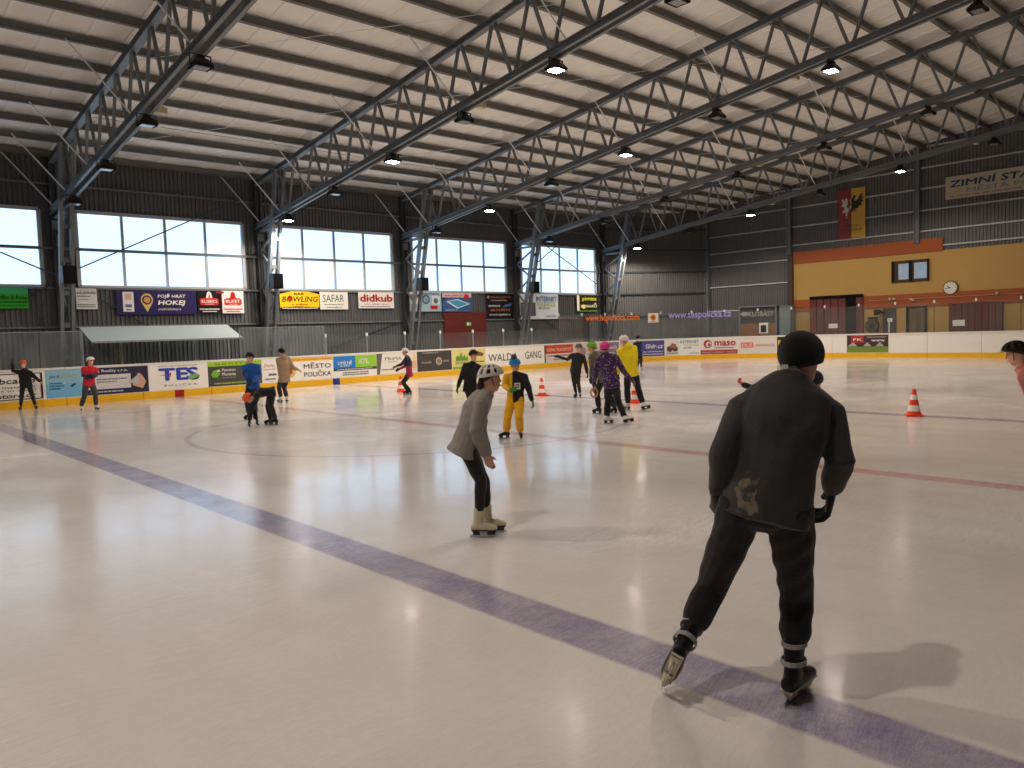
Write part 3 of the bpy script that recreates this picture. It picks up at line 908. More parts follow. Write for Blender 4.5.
def badge(bg, fg, txt):
    return [('p', [(0.1, 0.42), (0.16, 0.36), (0.84, 0.36), (0.9, 0.42), (0.9, 0.62), (0.78, 0.68), (0.22, 0.68), (0.1, 0.62)], (190, 40, 36), 0.002),
            ('p', [(0.36, 0.68), (0.42, 0.92), (0.5, 0.98), (0.6, 0.88), (0.64, 0.68)], fg, 0.001), ('p', [(0.46, 0.70), (0.5, 0.86), (0.55, 0.7)], (190, 40, 36), 0.004),
            ('t', 0.17, 0.83, 0.46, 0.14, txt, W_, 0.02), ('t', 0.3, 0.7, 0.385, 0.05, 'POLIČKA', W_), ('l', 0.08, 0.92, 0.16, 0.05, fg), ('l', 0.2, 0.8, 0.06, 0.04, fg)]
wall_sign(197.3, 221, 290.8, 313.3, 'black banner with a red badge, beside the purple hockey banner', (34, 26, 28), badge(K_, W_, 'RUBEKS'))
wall_sign(222, 243.6, 291, 313.2, 'white banner with a red badge and a small red figure on top', (220, 214, 208), badge(W_, (170, 40, 36), 'BUFET') + [('r', -0.25, 0.88, 0.1, 0.97, (150, 36, 40))])
wall_sign(279.7, 319, 291.5, 309.2, 'yellow bowling banner with black stripe below the window', (226, 184, 34),
          [('t', 0.05, 0.97, 0.42, 0.30, 'BOWLING', K_, 0.02, 0.2), ('t', 0.36, 0.62, 0.80, 0.13, 'BAR', K_, 0.03), ('t', 0.3, 0.7, 0.22, 0.11, 'u města', (120, 60, 20), 0.02), ('c', 0.25, 0.62, 0.14, R_),
           ('p', [(0, 0.1), (0.5, 0.16), (1, 0.1), (1, 0), (0, 0)], K_, 0.001), ('l', 0.05, 0.95, 0.03, 0.05, W_), ('p', [(0, 1), (0.28, 1), (0, 0.86)], K_, 0.001), ('p', [(1, 1), (0.72, 1), (1, 0.86)], K_, 0.001)])
wall_sign(319.8, 347.8, 292, 309.4, 'white banner with thin angular grey letters', (216, 214, 206),
          [('t', 0.1, 0.86, 0.42, 0.42, 'SAFAR', (70, 92, 82), -0.012), ('l', 0.15, 0.85, 0.26, 0.05, (120, 130, 126)), ('t', 0.22, 0.78, 0.08, 0.10, 'www.safar.cz', (60, 60, 60))])
wall_sign(358.3, 393.7, 292.2, 308.3, 'white banner with heavy dark red lettering', (218, 210, 204),
          [('t', 0.04, 0.96, 0.40, 0.46, 'didkub', (150, 26, 34), 0.06), ('t', 0.16, 0.84, 0.22, 0.1, 'DŮM  DVEŘE  OKNA', (90, 60, 60)), ('l', 0.05, 0.9, 0.08, 0.05, (110, 90, 90))])
wall_sign(408.5, 441.2, 292, 311.5, 'pale blue banner with washing machines partly behind the column', (150, 176, 186),
          [('r', 0, 0.4, 0.3, 1, (205, 200, 205)), ('c', 0.12, 0.75, 0.14, (150, 50, 90)), ('c', 0.52, 0.62, 0.24, (60, 78, 96)), ('c', 0.52, 0.62, 0.17, (120, 150, 170), 0.005), ('r', 0.7, 0.35, 0.95, 0.8, (196, 202, 204)), ('c', 0.82, 0.55, 0.14, (90, 100, 110), 0.006), ('l', 0.4, 0.95, 0.88, 0.05, (60, 70, 80)), ('p', [(0.66, 0.12), (0.86, 0.12), (0.88, 0.3), (0.64, 0.3)], R_, 0.006), ('t', 0.68, 0.85, 0.16, 0.1, 'AKCE', W_)])
wall_sign(442.3, 471.3, 293, 311.8, 'banner with a blue swimming pool under pink heading', (60, 92, 140),
          [('r', 0, 0.76, 1, 1, (206, 178, 184)), ('t', 0.08, 0.7, 0.82, 0.11, 'BAZÉNY', (196, 50, 80), 0.03), ('p', [(0.12, 0.55), (0.5, 0.68), (0.95, 0.42), (0.5, 0.16)], (200, 210, 216), 0.002), ('p', [(0.2, 0.55), (0.5, 0.63), (0.88, 0.42), (0.52, 0.23)], (70, 150, 190), 0.004), ('c', 0.82, 0.8, 0.16, (196, 44, 44), 0.006), ('r', 0, 0.64, 0.12, 0.76, (50, 60, 60)), ('t', 0.08, 0.5, 0.06, 0.07, 'www.bazeny.cz', W_)])
wall_sign(486, 513.3, 293.8, 318, 'black banner with orange and white lines of print', (26, 24, 28),
          [('t', 0.16, 0.9, 0.82, 0.09, 'TRUHLÁŘSTVÍ', (190, 120, 70), 0.01), ('c', 0.08, 0.86, 0.06, (150, 150, 150)), ('l', 0.2, 0.75, 0.7, 0.05, (150, 130, 120)), ('l', 0.08, 0.5, 0.47, 0.06, (190, 190, 190)), ('p', [(0.55, 0.42), (0.9, 0.5), (0.94, 0.62), (0.7, 0.56)], (70, 96, 150), 0.003), ('t', 0.15, 0.85, 0.28, 0.1, '606 730 878 774', (200, 130, 90)), ('t', 0.1, 0.88, 0.08, 0.11, 'www.burgetkluk.cz', W_)])
wall_sign(519.5, 558, 294, 319, 'white internet banner partly hidden behind a leaning steel column', (196, 204, 208),
          [('t', 0.42, 0.97, 0.7, 0.2, 'INTERNET', (30, 84, 160), 0.03), ('t', 0.42, 0.93, 0.5, 0.16, 'TELEVIZE', (150, 178, 60), 0.01), ('t', 0.48, 0.76, 0.4, 0.07, '800 100 321', K_), ('t', 0.66, 0.94, 0.07, 0.1, 'uninet', (60, 100, 170)), ('r', 0.02, 0.12, 0.4, 0.66, (84, 84, 88)), ('r', 0.08, 0.3, 0.2, 0.6, (150, 130, 120))])
wall_sign(576.8, 597, 295.2, 311.5, 'black and yellow pub banner beside the last window', (32, 36, 26),
          [('r', 0.0, 0.02, 0.12, 0.98, (220, 210, 190)), ('t', 0.26, 0.96, 0.60, 0.30, 'pivnice', (206, 200, 40), 0.03), ('t', 0.18, 0.96, 0.18, 0.34, 'ugousů', (220, 214, 180), 0.02), ('c', 0.3, 0.3, 0.14, Y_), ('r', 0.0, 0.0, 1, 0.06, (90, 140, 40))])

# ---- adverts on the boards
def board_sign(px0, px1, label, bg, elems, v0=0.26, v1=1.13):
    sign('board_advert', label, 'advert', map_board, s_at(px0), s_at(px1), v0, v1, bg, elems, lift=0.0, thick=0.006)
s45 = s_at(44.6)
sign('board_advert', 'white advert in a rounded black frame with an e-shop address', 'advert', map_board, s45 - 3.0, s45, 0.26, 1.10, W_,
     [('r', 0.0, 0.95, 0.985, 0.985, (60, 30, 34)), ('r', 0.0, 0.02, 0.985, 0.055, (60, 30, 34)), ('r', 0.965, 0.04, 0.985, 0.96, (60, 30, 34)),
      ('t', 0.45, 0.92, 0.62, 0.2, 'e-abcalko', K_, 0.02, 0.1), ('t', 0.42, 0.92, 0.45, 0.09, 'social materials', (70, 70, 72)), ('t', 0.4, 0.92, 0.31, 0.09, 'expert in steel', (70, 70, 72)), ('t', 0.38, 0.92, 0.1, 0.17, 'steelstore.cz', K_, 0.02, 0.15)], thick=0.006)
board_sign(46, 83, 'light blue advert with handwritten heading, beside the black frame advert', (112, 170, 206),
           [('r', 0.0, 0.5, 1.0, 1.0, (132, 176, 196)), ('t', 0.08, 0.4, 0.68, 0.14, 'Jan K.', K_, 0.0, 0.3), ('t', 0.45, 0.9, 0.7, 0.16, 'KOVO', (176, 176, 120), 0.02), ('l', 0.1, 0.45, 0.5, 0.05, (60, 96, 130)), ('l', 0.1, 0.5, 0.4, 0.05, (60, 96, 130)), ('l', 0.08, 0.4, 0.3, 0.05, (60, 96, 130)), ('p', [(0.65, 0.4), (0.75, 0.5), (0.82, 0.46), (0.7, 0.36)], (40, 70, 100), 0.004), ('p', [(0.46, 0.5), (0.49, 0.56), (0.51, 0.5)], W_, 0.004)])
board_sign(83.4, 148.6, 'navy and white estate agent advert with hands holding a house', (200, 196, 196),
           [('r', 0, 0.74, 1, 1, (44, 44, 74)), ('r', 0, 0, 1, 0.2, (44, 44, 74)), ('r', 0.72, 0.1, 1.0, 0.9, (44, 44, 62)), ('t', 0.08, 0.68, 0.80, 0.14, 'Dana Reality s.r.o.', W_, 0.01),
            ('p', [(0.74, 0.28), (0.9, 0.14), (0.96, 0.4), (0.9, 0.66), (0.84, 0.76), (0.78, 0.5)], (196, 150, 128), 0.006), ('p', [(0.68, 0.4), (0.8, 0.62), (0.86, 0.6), (0.82, 0.3)], (176, 172, 170), 0.008), ('l', 0.2, 0.66, 0.55, 0.04, (110, 110, 116)), ('l', 0.2, 0.5, 0.45, 0.04, (120, 120, 126)), ('l', 0.1, 0.6, 0.08, 0.05, (180, 180, 190))])
board_sign(149.4, 207.8, 'white advert with big blue letters and a green leaf', W_,
           [('t', 0.15, 0.66, 0.36, 0.5, 'TE', (50, 66, 168), 0.06), ('t', 0.62, 0.84, 0.36, 0.5, 'S', (50, 66, 168), 0.06), ('p', [(0.64, 0.42), (0.72, 0.33), (0.82, 0.36), (0.86, 0.5), (0.8, 0.6), (0.7, 0.56)], (112, 160, 110), 0.012), ('p', [(0.7, 0.36), (0.82, 0.36), (0.86, 0.5), (0.82, 0.44)], (30, 40, 50), 0.014),
            ('t', 0.24, 0.8, 0.13, 0.11, 'P O L I Č K A', (70, 70, 72)), ('l', 0.15, 0.82, 0.92, 0.03, (150, 146, 140)), ('p', [(0.18, 0.58), (0.36, 0.585), (0.36, 0.605), (0.18, 0.6)], R_, 0.012), ('p', [(0.33, 0.52), (0.35, 0.52), (0.36, 0.68), (0.34, 0.68)], R_, 0.012)])
board_sign(208.4, 262, 'charcoal advert with a lime green strip and green leaf emblem', (70, 70, 66),
           [('r', 0, 0.82, 1, 1, (146, 186, 50)), ('t', 0.14, 0.75, 0.86, 0.1, 'N O H S T A', (60, 80, 40)), ('p', [(0.05, 0.5), (0.1, 0.66), (0.18, 0.68), (0.21, 0.5), (0.16, 0.36), (0.08, 0.38)], (110, 166, 60), 0.004), ('p', [(0.15, 0.6), (0.2, 0.7), (0.22, 0.6)], W_, 0.006), ('t', 0.25, 0.5, 0.6, 0.12, 'Penzion', W_, 0.02), ('t', 0.25, 0.5, 0.42, 0.13, 'Moravia', W_, 0.02), ('l', 0.26, 0.5, 0.32, 0.03, (150, 150, 146)), ('l', 0.1, 0.95, 0.08, 0.06, (150, 170, 80))])
board_sign(262.5, 277, 'white advert with small red script beside the charcoal one', (224, 220, 214),
           [('t', 0.08, 0.9, 0.62, 0.2, 'Domy', (170, 60, 60), 0.0, 0.3), ('r', 0.05, 0.56, 0.9, 0.585, (170, 70, 66)), ('l', 0.4, 0.95, 0.3, 0.08, (60, 60, 62)), ('l', 0.1, 0.9, 0.12, 0.06, (120, 120, 120))])
board_sign(277.4, 333, 'white town advert with orange strip and black serif style letters', W_,
           [('r', 0, 0.84, 1, 1, (226, 172, 70)), ('t', 0.2, 0.97, 0.87, 0.09, 'PARTNER POLIČSKÉHO HOKEJE', (150, 84, 30)), ('c', 0.22, 0.42, 0.27, (200, 176, 90), 0.002), ('p', [(0.18, 0.3), (0.25, 0.3), (0.265, 0.5), (0.22, 0.62), (0.175, 0.5)], (150, 70, 50), 0.006), ('t', 0.46, 0.96, 0.5, 0.28, 'MĚSTO', (52, 46, 44), 0.008), ('t', 0.46, 0.96, 0.14, 0.28, 'POLIČKA', (52, 46, 44), 0.008)])
board_sign(333.6, 376.5, 'blue and green hotel advert over white small print', (222, 220, 212),
           [('r', 0, 0.42, 0.5, 0.98, (40, 116, 192)), ('r', 0.5, 0.42, 1, 0.98, (134, 186, 52)), ('r', 0, 0.3, 1, 0.42, (52, 58, 70)), ('t', 0.1, 0.42, 0.58, 0.2, 'UMÍLNÉ', W_, 0.02), ('t', 0.58, 0.82, 0.58, 0.24, 'HOTEL', W_, 0.02), ('l', 0.2, 0.8, 0.18, 0.05, (90, 90, 92)), ('l', 0.2, 0.8, 0.08, 0.05, (90, 90, 92)), ('l', 0.08, 0.9, 0.34, 0.04, (200, 200, 200)), ('l', 0.15, 0.38, 0.5, 0.05, (180, 200, 220))])
board_sign(376.8, 416.5, 'white slanted advert on grey with spaced capitals', (96, 92, 86),
           [('p', [(0.06, 0.0), (0.14, 1.0), (1, 1.0), (1, 0.0)], (214, 208, 200), 0.001), ('t', 0.2, 0.62, 0.66, 0.16, 'PRIMA', (80, 78, 76)), ('l', 0.28, 0.5, 0.56, 0.04, (150, 146, 140)), ('p', [(0.4, 0.3), (0.72, 0.5), (1, 0.6), (1, 0.2), (0.6, 0.24)], (206, 168, 140), 0.004), ('l', 0.1, 0.45, 0.2, 0.05, (110, 108, 104)), ('r', 0.9, 0.1, 0.985, 0.92, (216, 186, 150))])
board_sign(417, 451.8, 'charcoal brown advert with a pale coin emblem', (66, 62, 58),
           [('c', 0.62, 0.48, 0.2, (170, 160, 140), 0.004), ('c', 0.62, 0.48, 0.13, (120, 112, 98), 0.006), ('l', 0.15, 0.6, 0.9, 0.05, (160, 156, 150)), ('l', 0.12, 0.4, 0.4, 0.08, (140, 136, 130)), ('l', 0.75, 0.92, 0.42, 0.1, (140, 136, 130))])
pts_sky = [(0.1, 0.42), (0.1, 0.6), (0.16, 0.74), (0.2, 0.6), (0.26, 0.9), (0.3, 0.6), (0.36, 0.78), (0.4, 0.55), (0.46, 0.7), (0.46, 0.42)]
board_sign(452.2, 485.7, 'pale yellow advert with green skyline', (206, 196, 122),
           [('p', pts_sky, (100, 140, 60), 0.003), ('t', 0.08, 0.5, 0.26, 0.12, 'ZAHRADY', (70, 90, 40), 0.01), ('r', 0, 0, 1, 0.12, (120, 160, 70)), ('p', [(0.6, 0.7), (0.75, 0.9), (0.95, 0.75), (0.9, 0.6)], (120, 80, 50), 0.003), ('l', 0.6, 0.95, 0.3, 0.06, (80, 90, 50))])
board_sign(486, 543.8, 'white advert with hand painted black capitals', (226, 222, 214),
           [('t', 0.04, 0.53, 0.28, 0.4, 'WALDA', (44, 42, 42), -0.005), ('t', 0.66, 0.95, 0.3, 0.42, 'GANG', (44, 42, 42), -0.005)])
board_sign(544.3, 573, 'red transport advert with white strip of print', (204, 196, 188),
           [('r', 0.02, 0.5, 1, 1, (182, 66, 46)), ('t', 0.08, 0.95, 0.62, 0.2, 'COMA TRANSPORT', (226, 190, 180), 0.02), ('l', 0.1, 0.95, 0.34, 0.07, (120, 100, 90)), ('l', 0.3, 0.9, 0.14, 0.06, (120, 110, 104)), ('r', 0.0, 0.0, 0.04, 1, (70, 50, 44))])
board_sign(573.4, 599, 'pale pinkish advert with a round emblem', (196, 184, 184),
           [('c', 0.35, 0.5, 0.3, (150, 120, 120), 0.003), ('l', 0.55, 0.95, 0.6, 0.1, (110, 100, 104)), ('l', 0.55, 0.95, 0.3, 0.08, (110, 100, 104))])
board_sign(599.4, 619, 'dull violet advert beside the pale pinkish one', (122, 108, 124),
           [('l', 0.1, 0.9, 0.6, 0.12, (190, 180, 190)), ('l', 0.1, 0.8, 0.3, 0.08, (180, 170, 180)), ('c', 0.8, 0.7, 0.14, (170, 150, 160))])
board_sign(619.4, 639.6, 'light grey advert with dark emblem beside the violet ones', (190, 184, 184), [('p', [(0.2, 0.2), (0.5, 0.8), (0.8, 0.2)], (110, 100, 120), 0.003), ('l', 0.1, 0.9, 0.08, 0.06, (110, 100, 110))])
board_sign(640, 664.3, 'violet blue advert with slanted white address', (76, 72, 130),
           [('t', 0.2, 0.96, 0.5, 0.28, 'Slidr.cz', W_, 0.02, 0.3), ('l', 0.1, 0.95, 0.26, 0.06, (190, 190, 210)), ('l', 0.1, 0.95, 0.1, 0.06, (190, 190, 210))])
board_sign(664.6, 679.2, 'white advert with a brown motorbike picture', (206, 202, 196),
           [('c', 0.35, 0.42, 0.2, (90, 60, 56)), ('c', 0.72, 0.42, 0.18, (90, 66, 60)), ('p', [(0.3, 0.5), (0.5, 0.8), (0.8, 0.7), (0.8, 0.45)], (150, 100, 80), 0.004), ('l', 0.1, 0.9, 0.1, 0.08, (130, 126, 122))])
board_sign(679.5, 700, 'white internet advert on the boards with blue and lime letters', (216, 216, 212),
           [('t', 0.04, 0.96, 0.76, 0.18, 'INTERNET', (36, 98, 170), 0.03), ('t', 0.2, 0.96, 0.56, 0.15, 'TELEVIZE', (160, 186, 70), 0.01), ('l', 0.2, 0.6, 0.42, 0.06, (90, 90, 92)), ('t', 0.5, 0.95, 0.06, 0.12, 'uninet', (70, 110, 180))])
board_sign(700.6, 737.8, 'white butcher advert with red oval emblem and red strip', (214, 204, 198),
           [('r', 0, 0.0, 1, 0.27, (150, 44, 46)), ('t', 0.04, 0.96, 0.07, 0.13, 'ŘEZNICTVÍ UZENINY - POLIČKA', (220, 196, 190)), ('c', 0.2, 0.65, 0.27, (150, 44, 46)), ('c', 0.22, 0.63, 0.19, (206, 180, 172), 0.006), ('c', 0.24, 0.6, 0.1, (150, 80, 76), 0.008), ('t', 0.38, 0.95, 0.52, 0.32, 'maso', (150, 30, 36), 0.05), ('l', 0.38, 0.9, 0.38, 0.05, (90, 50, 50))])
board_sign(738.3, 776.5, 'white advert with faint red box letters', (206, 200, 192),
           [('r', 0.07, 0.36, 0.4, 0.7, (206, 110, 96)), ('t', 0.1, 0.37, 0.42, 0.2, 'DLZ', (220, 190, 180), 0.03), ('t', 0.46, 0.95, 0.42, 0.17, 'SERVANCE', (190, 110, 100), 0.01)])
board_sign(777, 789, 'dark advert with a yellow letter', (52, 44, 34), [('t', 0.1, 0.9, 0.3, 0.5, 'M', (210, 180, 50), 0.0)])
board_sign(847, 888.3, 'red black and green football advert on the end boards', (66, 50, 48),
           [('r', 0, 0, 1, 0.34, (110, 134, 50)), ('r', 0.1, 0.55, 0.42, 1, (160, 52, 56)), ('p', [(0.02, 0.36), (0.16, 0.6), (0.26, 0.36)], (170, 160, 156), 0.004), ('p', [(0.4, 0.36), (0.5, 0.6), (0.6, 0.36)], (170, 160, 156), 0.004), ('p', [(0.7, 0.36), (0.8, 0.6), (0.9, 0.36)], (170, 160, 156), 0.004), ('t', 0.16, 0.38, 0.68, 0.14, 'FK', W_, 0.03), ('l', 0.5, 0.95, 0.86, 0.05, (170, 160, 156)), ('t', 0.6, 0.92, 0.62, 0.12, 'www', W_, 0.02)])

# ---- lettering stuck on the corner glass
def glass_text(px0, px1, py0, py1, txt, col, label):
    a, b_ = s_at(px0), s_at(px1)
    def z(px, py):
        p = path(s_at(px), -0.045); d = ray(px, py); t = math.hypot(p.x, p.y) / math.hypot(d.x, d.y); return CAM_H + d.z * t
    pm = (px0 + px1) / 2
    sign('glass_lettering', label, 'lettering', map_board, a, b_, z(pm, py1), z(pm, py0), None, [('t', 0, 1, 0, 1, txt, col, 0.03)], thick=0.0, lift=-0.044)
glass_text(587, 640.5, 314.2, 322.5, 'www.hcpolicka.com', (226, 116, 40), 'orange web address lettering along the top of the corner glass')
glass_text(669.5, 731.5, 310.5, 319.8, 'www.tespolicka.cz', (150, 142, 206), 'pale violet web address lettering along the top of the corner glass')
def glass_badge():
    a, b_ = s_at(649), s_at(659.2)
    p = path(a); z0, z1 = 2.15, 2.62
    sign('glass_badge', 'white square sticker with an orange emblem on the corner glass', 'sticker', map_board, a, b_, 2.14, 2.66, (206, 196, 182),
         [('c', 0.5, 0.55, 0.34, (206, 120, 40)), ('c', 0.5, 0.55, 0.2, (120, 70, 40), 0.005), ('l', 0.15, 0.85, 0.08, 0.07, (120, 90, 70))], thick=0.004, lift=-0.044)
glass_badge()

# ---- end wall banners
def end_sign(px0, px1, pyt, pyb, label, bg, elems, name='wall_banner', cat='banner', lift=0.13):
    pm = (px0 + px1) / 2; X = XE - lift
    sign(name, label, cat, map_end, -onX(px0, (pyt + pyb) / 2, X).y, -onX(px1, (pyt + pyb) / 2, X).y, onX(pm, pyb, X).z, onX(pm, pyt, X).z, bg, elems, lift=lift)
lion = [(0.12, 0.66), (0.2, 0.72), (0.14, 0.78), (0.18, 0.82), (0.27, 0.76), (0.3, 0.83), (0.36, 0.8), (0.37, 0.7), (0.33, 0.64), (0.41, 0.6), (0.4, 0.54), (0.34, 0.52), (0.36, 0.47), (0.3, 0.46), (0.3, 0.53), (0.2, 0.53), (0.17, 0.57), (0.28, 0.6), (0.22, 0.66)]
tail = [(0.42, 0.62), (0.5, 0.68), (0.44, 0.76), (0.5, 0.8), (0.47, 0.74), (0.53, 0.67), (0.45, 0.58)]
eagle = [(0.5, 0.5), (0.5, 0.78), (0.6, 0.86), (0.68, 0.84), (0.62, 0.8), (0.62, 0.74), (0.72, 0.76), (0.82, 0.86), (0.94, 0.87), (0.86, 0.82), (0.95, 0.8), (0.86, 0.76), (0.94, 0.72), (0.84, 0.7), (0.9, 0.64), (0.78, 0.64), (0.74, 0.6), (0.62, 0.58), (0.7, 0.52), (0.64, 0.53), (0.58, 0.57)]
end_sign(837.8, 865.5, 188.5, 238.5, 'red and yellow town flag banner with white lion and black eagle', (126, 50, 40),
         [('r', 0.5, 0.0, 1.0, 1.0, (188, 150, 56)), ('p', lion, (196, 188, 176), 0.004), ('p', tail, (196, 188, 176), 0.004), ('p', eagle, (30, 26, 24), 0.005),
          ('t', 0.24, 0.8, 0.235, 0.06, 'MĚSTO', (44, 24, 22), 0.015), ('t', 0.14, 0.88, 0.15, 0.06, 'POLIČKA', (44, 24, 22), 0.015), ('p', [(0.3, 0.42), (0.36, 0.42), (0.34, 0.455)], (180, 170, 160), 0.004)])
end_sign(945.5, 1096, 166, 190, 'long beige stadium name banner with bold blue letters', (176, 168, 146),
         [('t', 0.03, 0.92, 0.52, 0.36, 'ZIMNÍ STADION', (40, 46, 84), 0.05, 0.1), ('t', 0.16, 0.88, 0.24, 0.24, 'MĚSTA POLIČKA', (96, 120, 110), 0.0), ('l', 0.03, 0.95, 0.08, 0.06, (150, 120, 90)), ('p', [(0.05, 0.36), (0.14, 0.4), (0.1, 0.26)], (190, 150, 90), 0.003)])

# ================================================================== CLOCK, KIOSK, DOORS, BENCH SHELTER
p = onX(950.5, 287.8, XE - 0.18)
t = thing('wall_clock', 'round white wall clock on the orange band', 'clock', p)
def disc(r, x, n, m_, nm, parent):
    mb = MB(); mb.cyl((x, 0, 0), (x - 0.03, 0, 0), r, n); return mb.build(nm, m_, parent)
disc(0.36, 0.04, 28, mat('clock_rim', (60, 52, 46), 0.4, noise=0.05), 'rim', t)
disc(0.31, -0.005, 28, mat('clock_face', (206, 200, 186), 0.4, noise=0.04), 'face', t)
for ang, ln, nm in ((-60, 0.16, 'hour_hand'), (-95, 0.24, 'minute_hand')):
    mb = MB(); a = math.radians(ang)
    mb.beam((-0.045, 0, 0), (-0.045, -math.sin(a) * ln, math.cos(a) * ln), 0.03, 0.012, up=(1, 0, 0)); mb.build(nm, BLACK, t)
for h in range(12):
    a = h * math.pi / 6
    mb = MB(); mb.beam((-0.042, -math.sin(a) * 0.25, math.cos(a) * 0.25), (-0.042, -math.sin(a) * 0.29, math.cos(a) * 0.29), 0.025, 0.01, up=(1, 0, 0)); mb.build('hour_mark', BLACK, t)

# lamp and hose reel by the gate
p = onX(878, 312.5, XE - 0.3)
t = thing('wall_lamp', 'black wall lamp beside the brown sliding gate', 'lamp', p)
mb = MB(); mb.cyl((-0.1, 0.12, 0), (-0.1, -0.2, 0.05), 0.17, 12, 0.1); mb.build('shade', BLACK, t)
mb = MB(); mb.box((0.06, -0.25, 0.0), (0.25, 0.08, 0.08)); mb.build('arm', BLACK, t)
p = onX(872, 326, XE - 0.42)
t = thing('hose_reel', 'dark round hose reel on the yellow wall', 'hose reel', p)
mb = MB(); mb.cyl((-0.08, 0, 0), (0.1, 0, 0), 0.36, 20); mb.build('drum', mat('reel', (70, 62, 50), 0.6, noise=0.2), t)
mb = MB(); mb.cyl((-0.12, 0, 0), (-0.08, 0, 0), 0.12, 14); mb.build('hub', BLACK, t)
mb = MB(); mb.box((0.1, 0, 0.42), (0.1, 0.5, 0.12)); mb.build('bracket', BLACK, t)

# sausage kiosk
ka, kb = onX(740, 320, XE - 0.9).y, onX(776.5, 320, XE - 0.9).y
kz = onX(758, 306.5, XE - 0.9).z
t = thing('snack_kiosk', 'brown wooden sausage kiosk behind the end boards', 'kiosk', (XE - 0.5, (ka + kb) / 2, 0))
kw = abs(ka - kb)
KB = mat('kiosk_wood', (126, 84, 58), 0.6, noise=0.15, scale=4); KD = mat('kiosk_dark', (56, 54, 52), 0.6, noise=0.1)
nb = 8
for i in range(nb):
    mb = MB(); mb.box((-0.4, -kw / 2 + kw * (i + 0.5) / nb, 0.95), (0.04, kw / nb - 0.012, 1.9)); mb.build('board', KB, t)
mb = MB(); mb.box((-0.1, 0, kz / 2), (0.55, kw - 0.05, kz)); mb.build('body', KD, t)
zs0 = onX(758, 318.6, XE - 0.95).z
mb = MB(); mb.box((-0.42, 0, (zs0 + kz) / 2 - 0.02), (0.03, kw, kz - zs0 - 0.15)); mb.build('fascia', KD, t)
mb = MB(); mb.box((-0.42, -kw * 0.16, 1.62), (0.04, kw * 0.24, 0.62)); w_ = mb.build('hatch', WHITEC, t)
mb = MB(); mb.box((-0.445, -kw * 0.16, 1.58), (0.02, kw * 0.15, 0.42)); mb.build('hatch_pane', DARKIN, w_)
for y in (-kw / 2, kw / 2):
    mb = MB(); mb.box((-0.44, y, kz / 2), (0.07, 0.09, kz)); mb.build('corner_post', STEEL, t)
mb = MB(); mb.box((-0.44, 0, kz), (0.08, kw + 0.1, 0.09)); mb.build('top_rail', STEEL, t)
vs, fs = text_geo('KLOBÁSY', 0.0)
xa, xb = min(v[0] for v in vs), max(v[0] for v in vs); ya, yb = min(v[1] for v in vs), max(v[1] for v in vs)
mb = MB(); mb.add([(-0.445, -((v[0] - xa) / (xb - xa) - 0.36) * kw * 0.68, zs0 + 0.14 + (v[1] - ya) / (yb - ya) * 0.36) for v in vs], fs); mb.build('lettering', pcol((176, 172, 164)), t)
mb = MB(); mb.ell((-0.44, kw * 0.36, zs0 + 0.3), (0.01, 0.26, 0.13)); mb.build('emblem', pcol((150, 146, 140)), t)
# grey door panel right of the kiosk and small cabinets behind the glass
t = thing('utility_cabinet', 'teal grey metal cabinet beside the sausage kiosk', 'cabinet', (XE - 0.6, onX(787, 320, XE - 0.5).y - 0.05, 0))
mb = MB(); mb.box((0, 0, 1.45), (0.5, 0.7, 2.9)); mb.build('body', mat('cabinet_grey', (92, 102, 104), 0.5, noise=0.08), t)
mb = MB(); mb.box((-0.26, 0, 1.45), (0.02, 0.62, 2.6)); d_ = mb.build('door', mat('cabinet_door', (104, 114, 116), 0.5, noise=0.08), t)
mb = MB(); mb.box((-0.28, -0.36, 1.4), (0.03, 0.04, 0.2)); mb.build('handle', BLACK, d_)

# red-brown double door in the window wall
a, b_ = onY(443.5, 320, YW - 0.06).x, onY(485.5, 320, YW - 0.06).x
zt = onY(464, 314.5, YW - 0.06).z
d5 = struct('door_5', 'red brown double door in the corrugated window wall')
mid = (a + b_) / 2
for x0, x1 in ((a, mid), (mid, b_)):
    mb = MB(); mb.box(((x0 + x1) / 2, YW - 0.08, zt / 2), (x1 - x0 - 0.02, 0.1, zt)); mb.build('door_leaf', DOORR, d5)
mb = MB(); mb.box((mid, YW - 0.08, zt + 0.05), (b_ - a + 0.16, 0.14, 0.1)); mb.build('door_head', DOORR, d5)
p = onY(468.6, 324, YW - 0.16)
t = thing('exit_sign', 'small green exit sign on the red brown door', 'sign', p)
mb = MB(); mb.box((0, 0, 0), (0.34, 0.03, 0.22)); mb.build('plate', mat('exit_green', (110, 140, 80), 0.5, noise=0.05), t)
mb = MB(); mb.box((-0.06, -0.02, 0), (0.12, 0.01, 0.14)); mb.box((0.09, -0.02, 0), (0.1, 0.01, 0.06)); mb.build('pictogram', WHITEC, t)

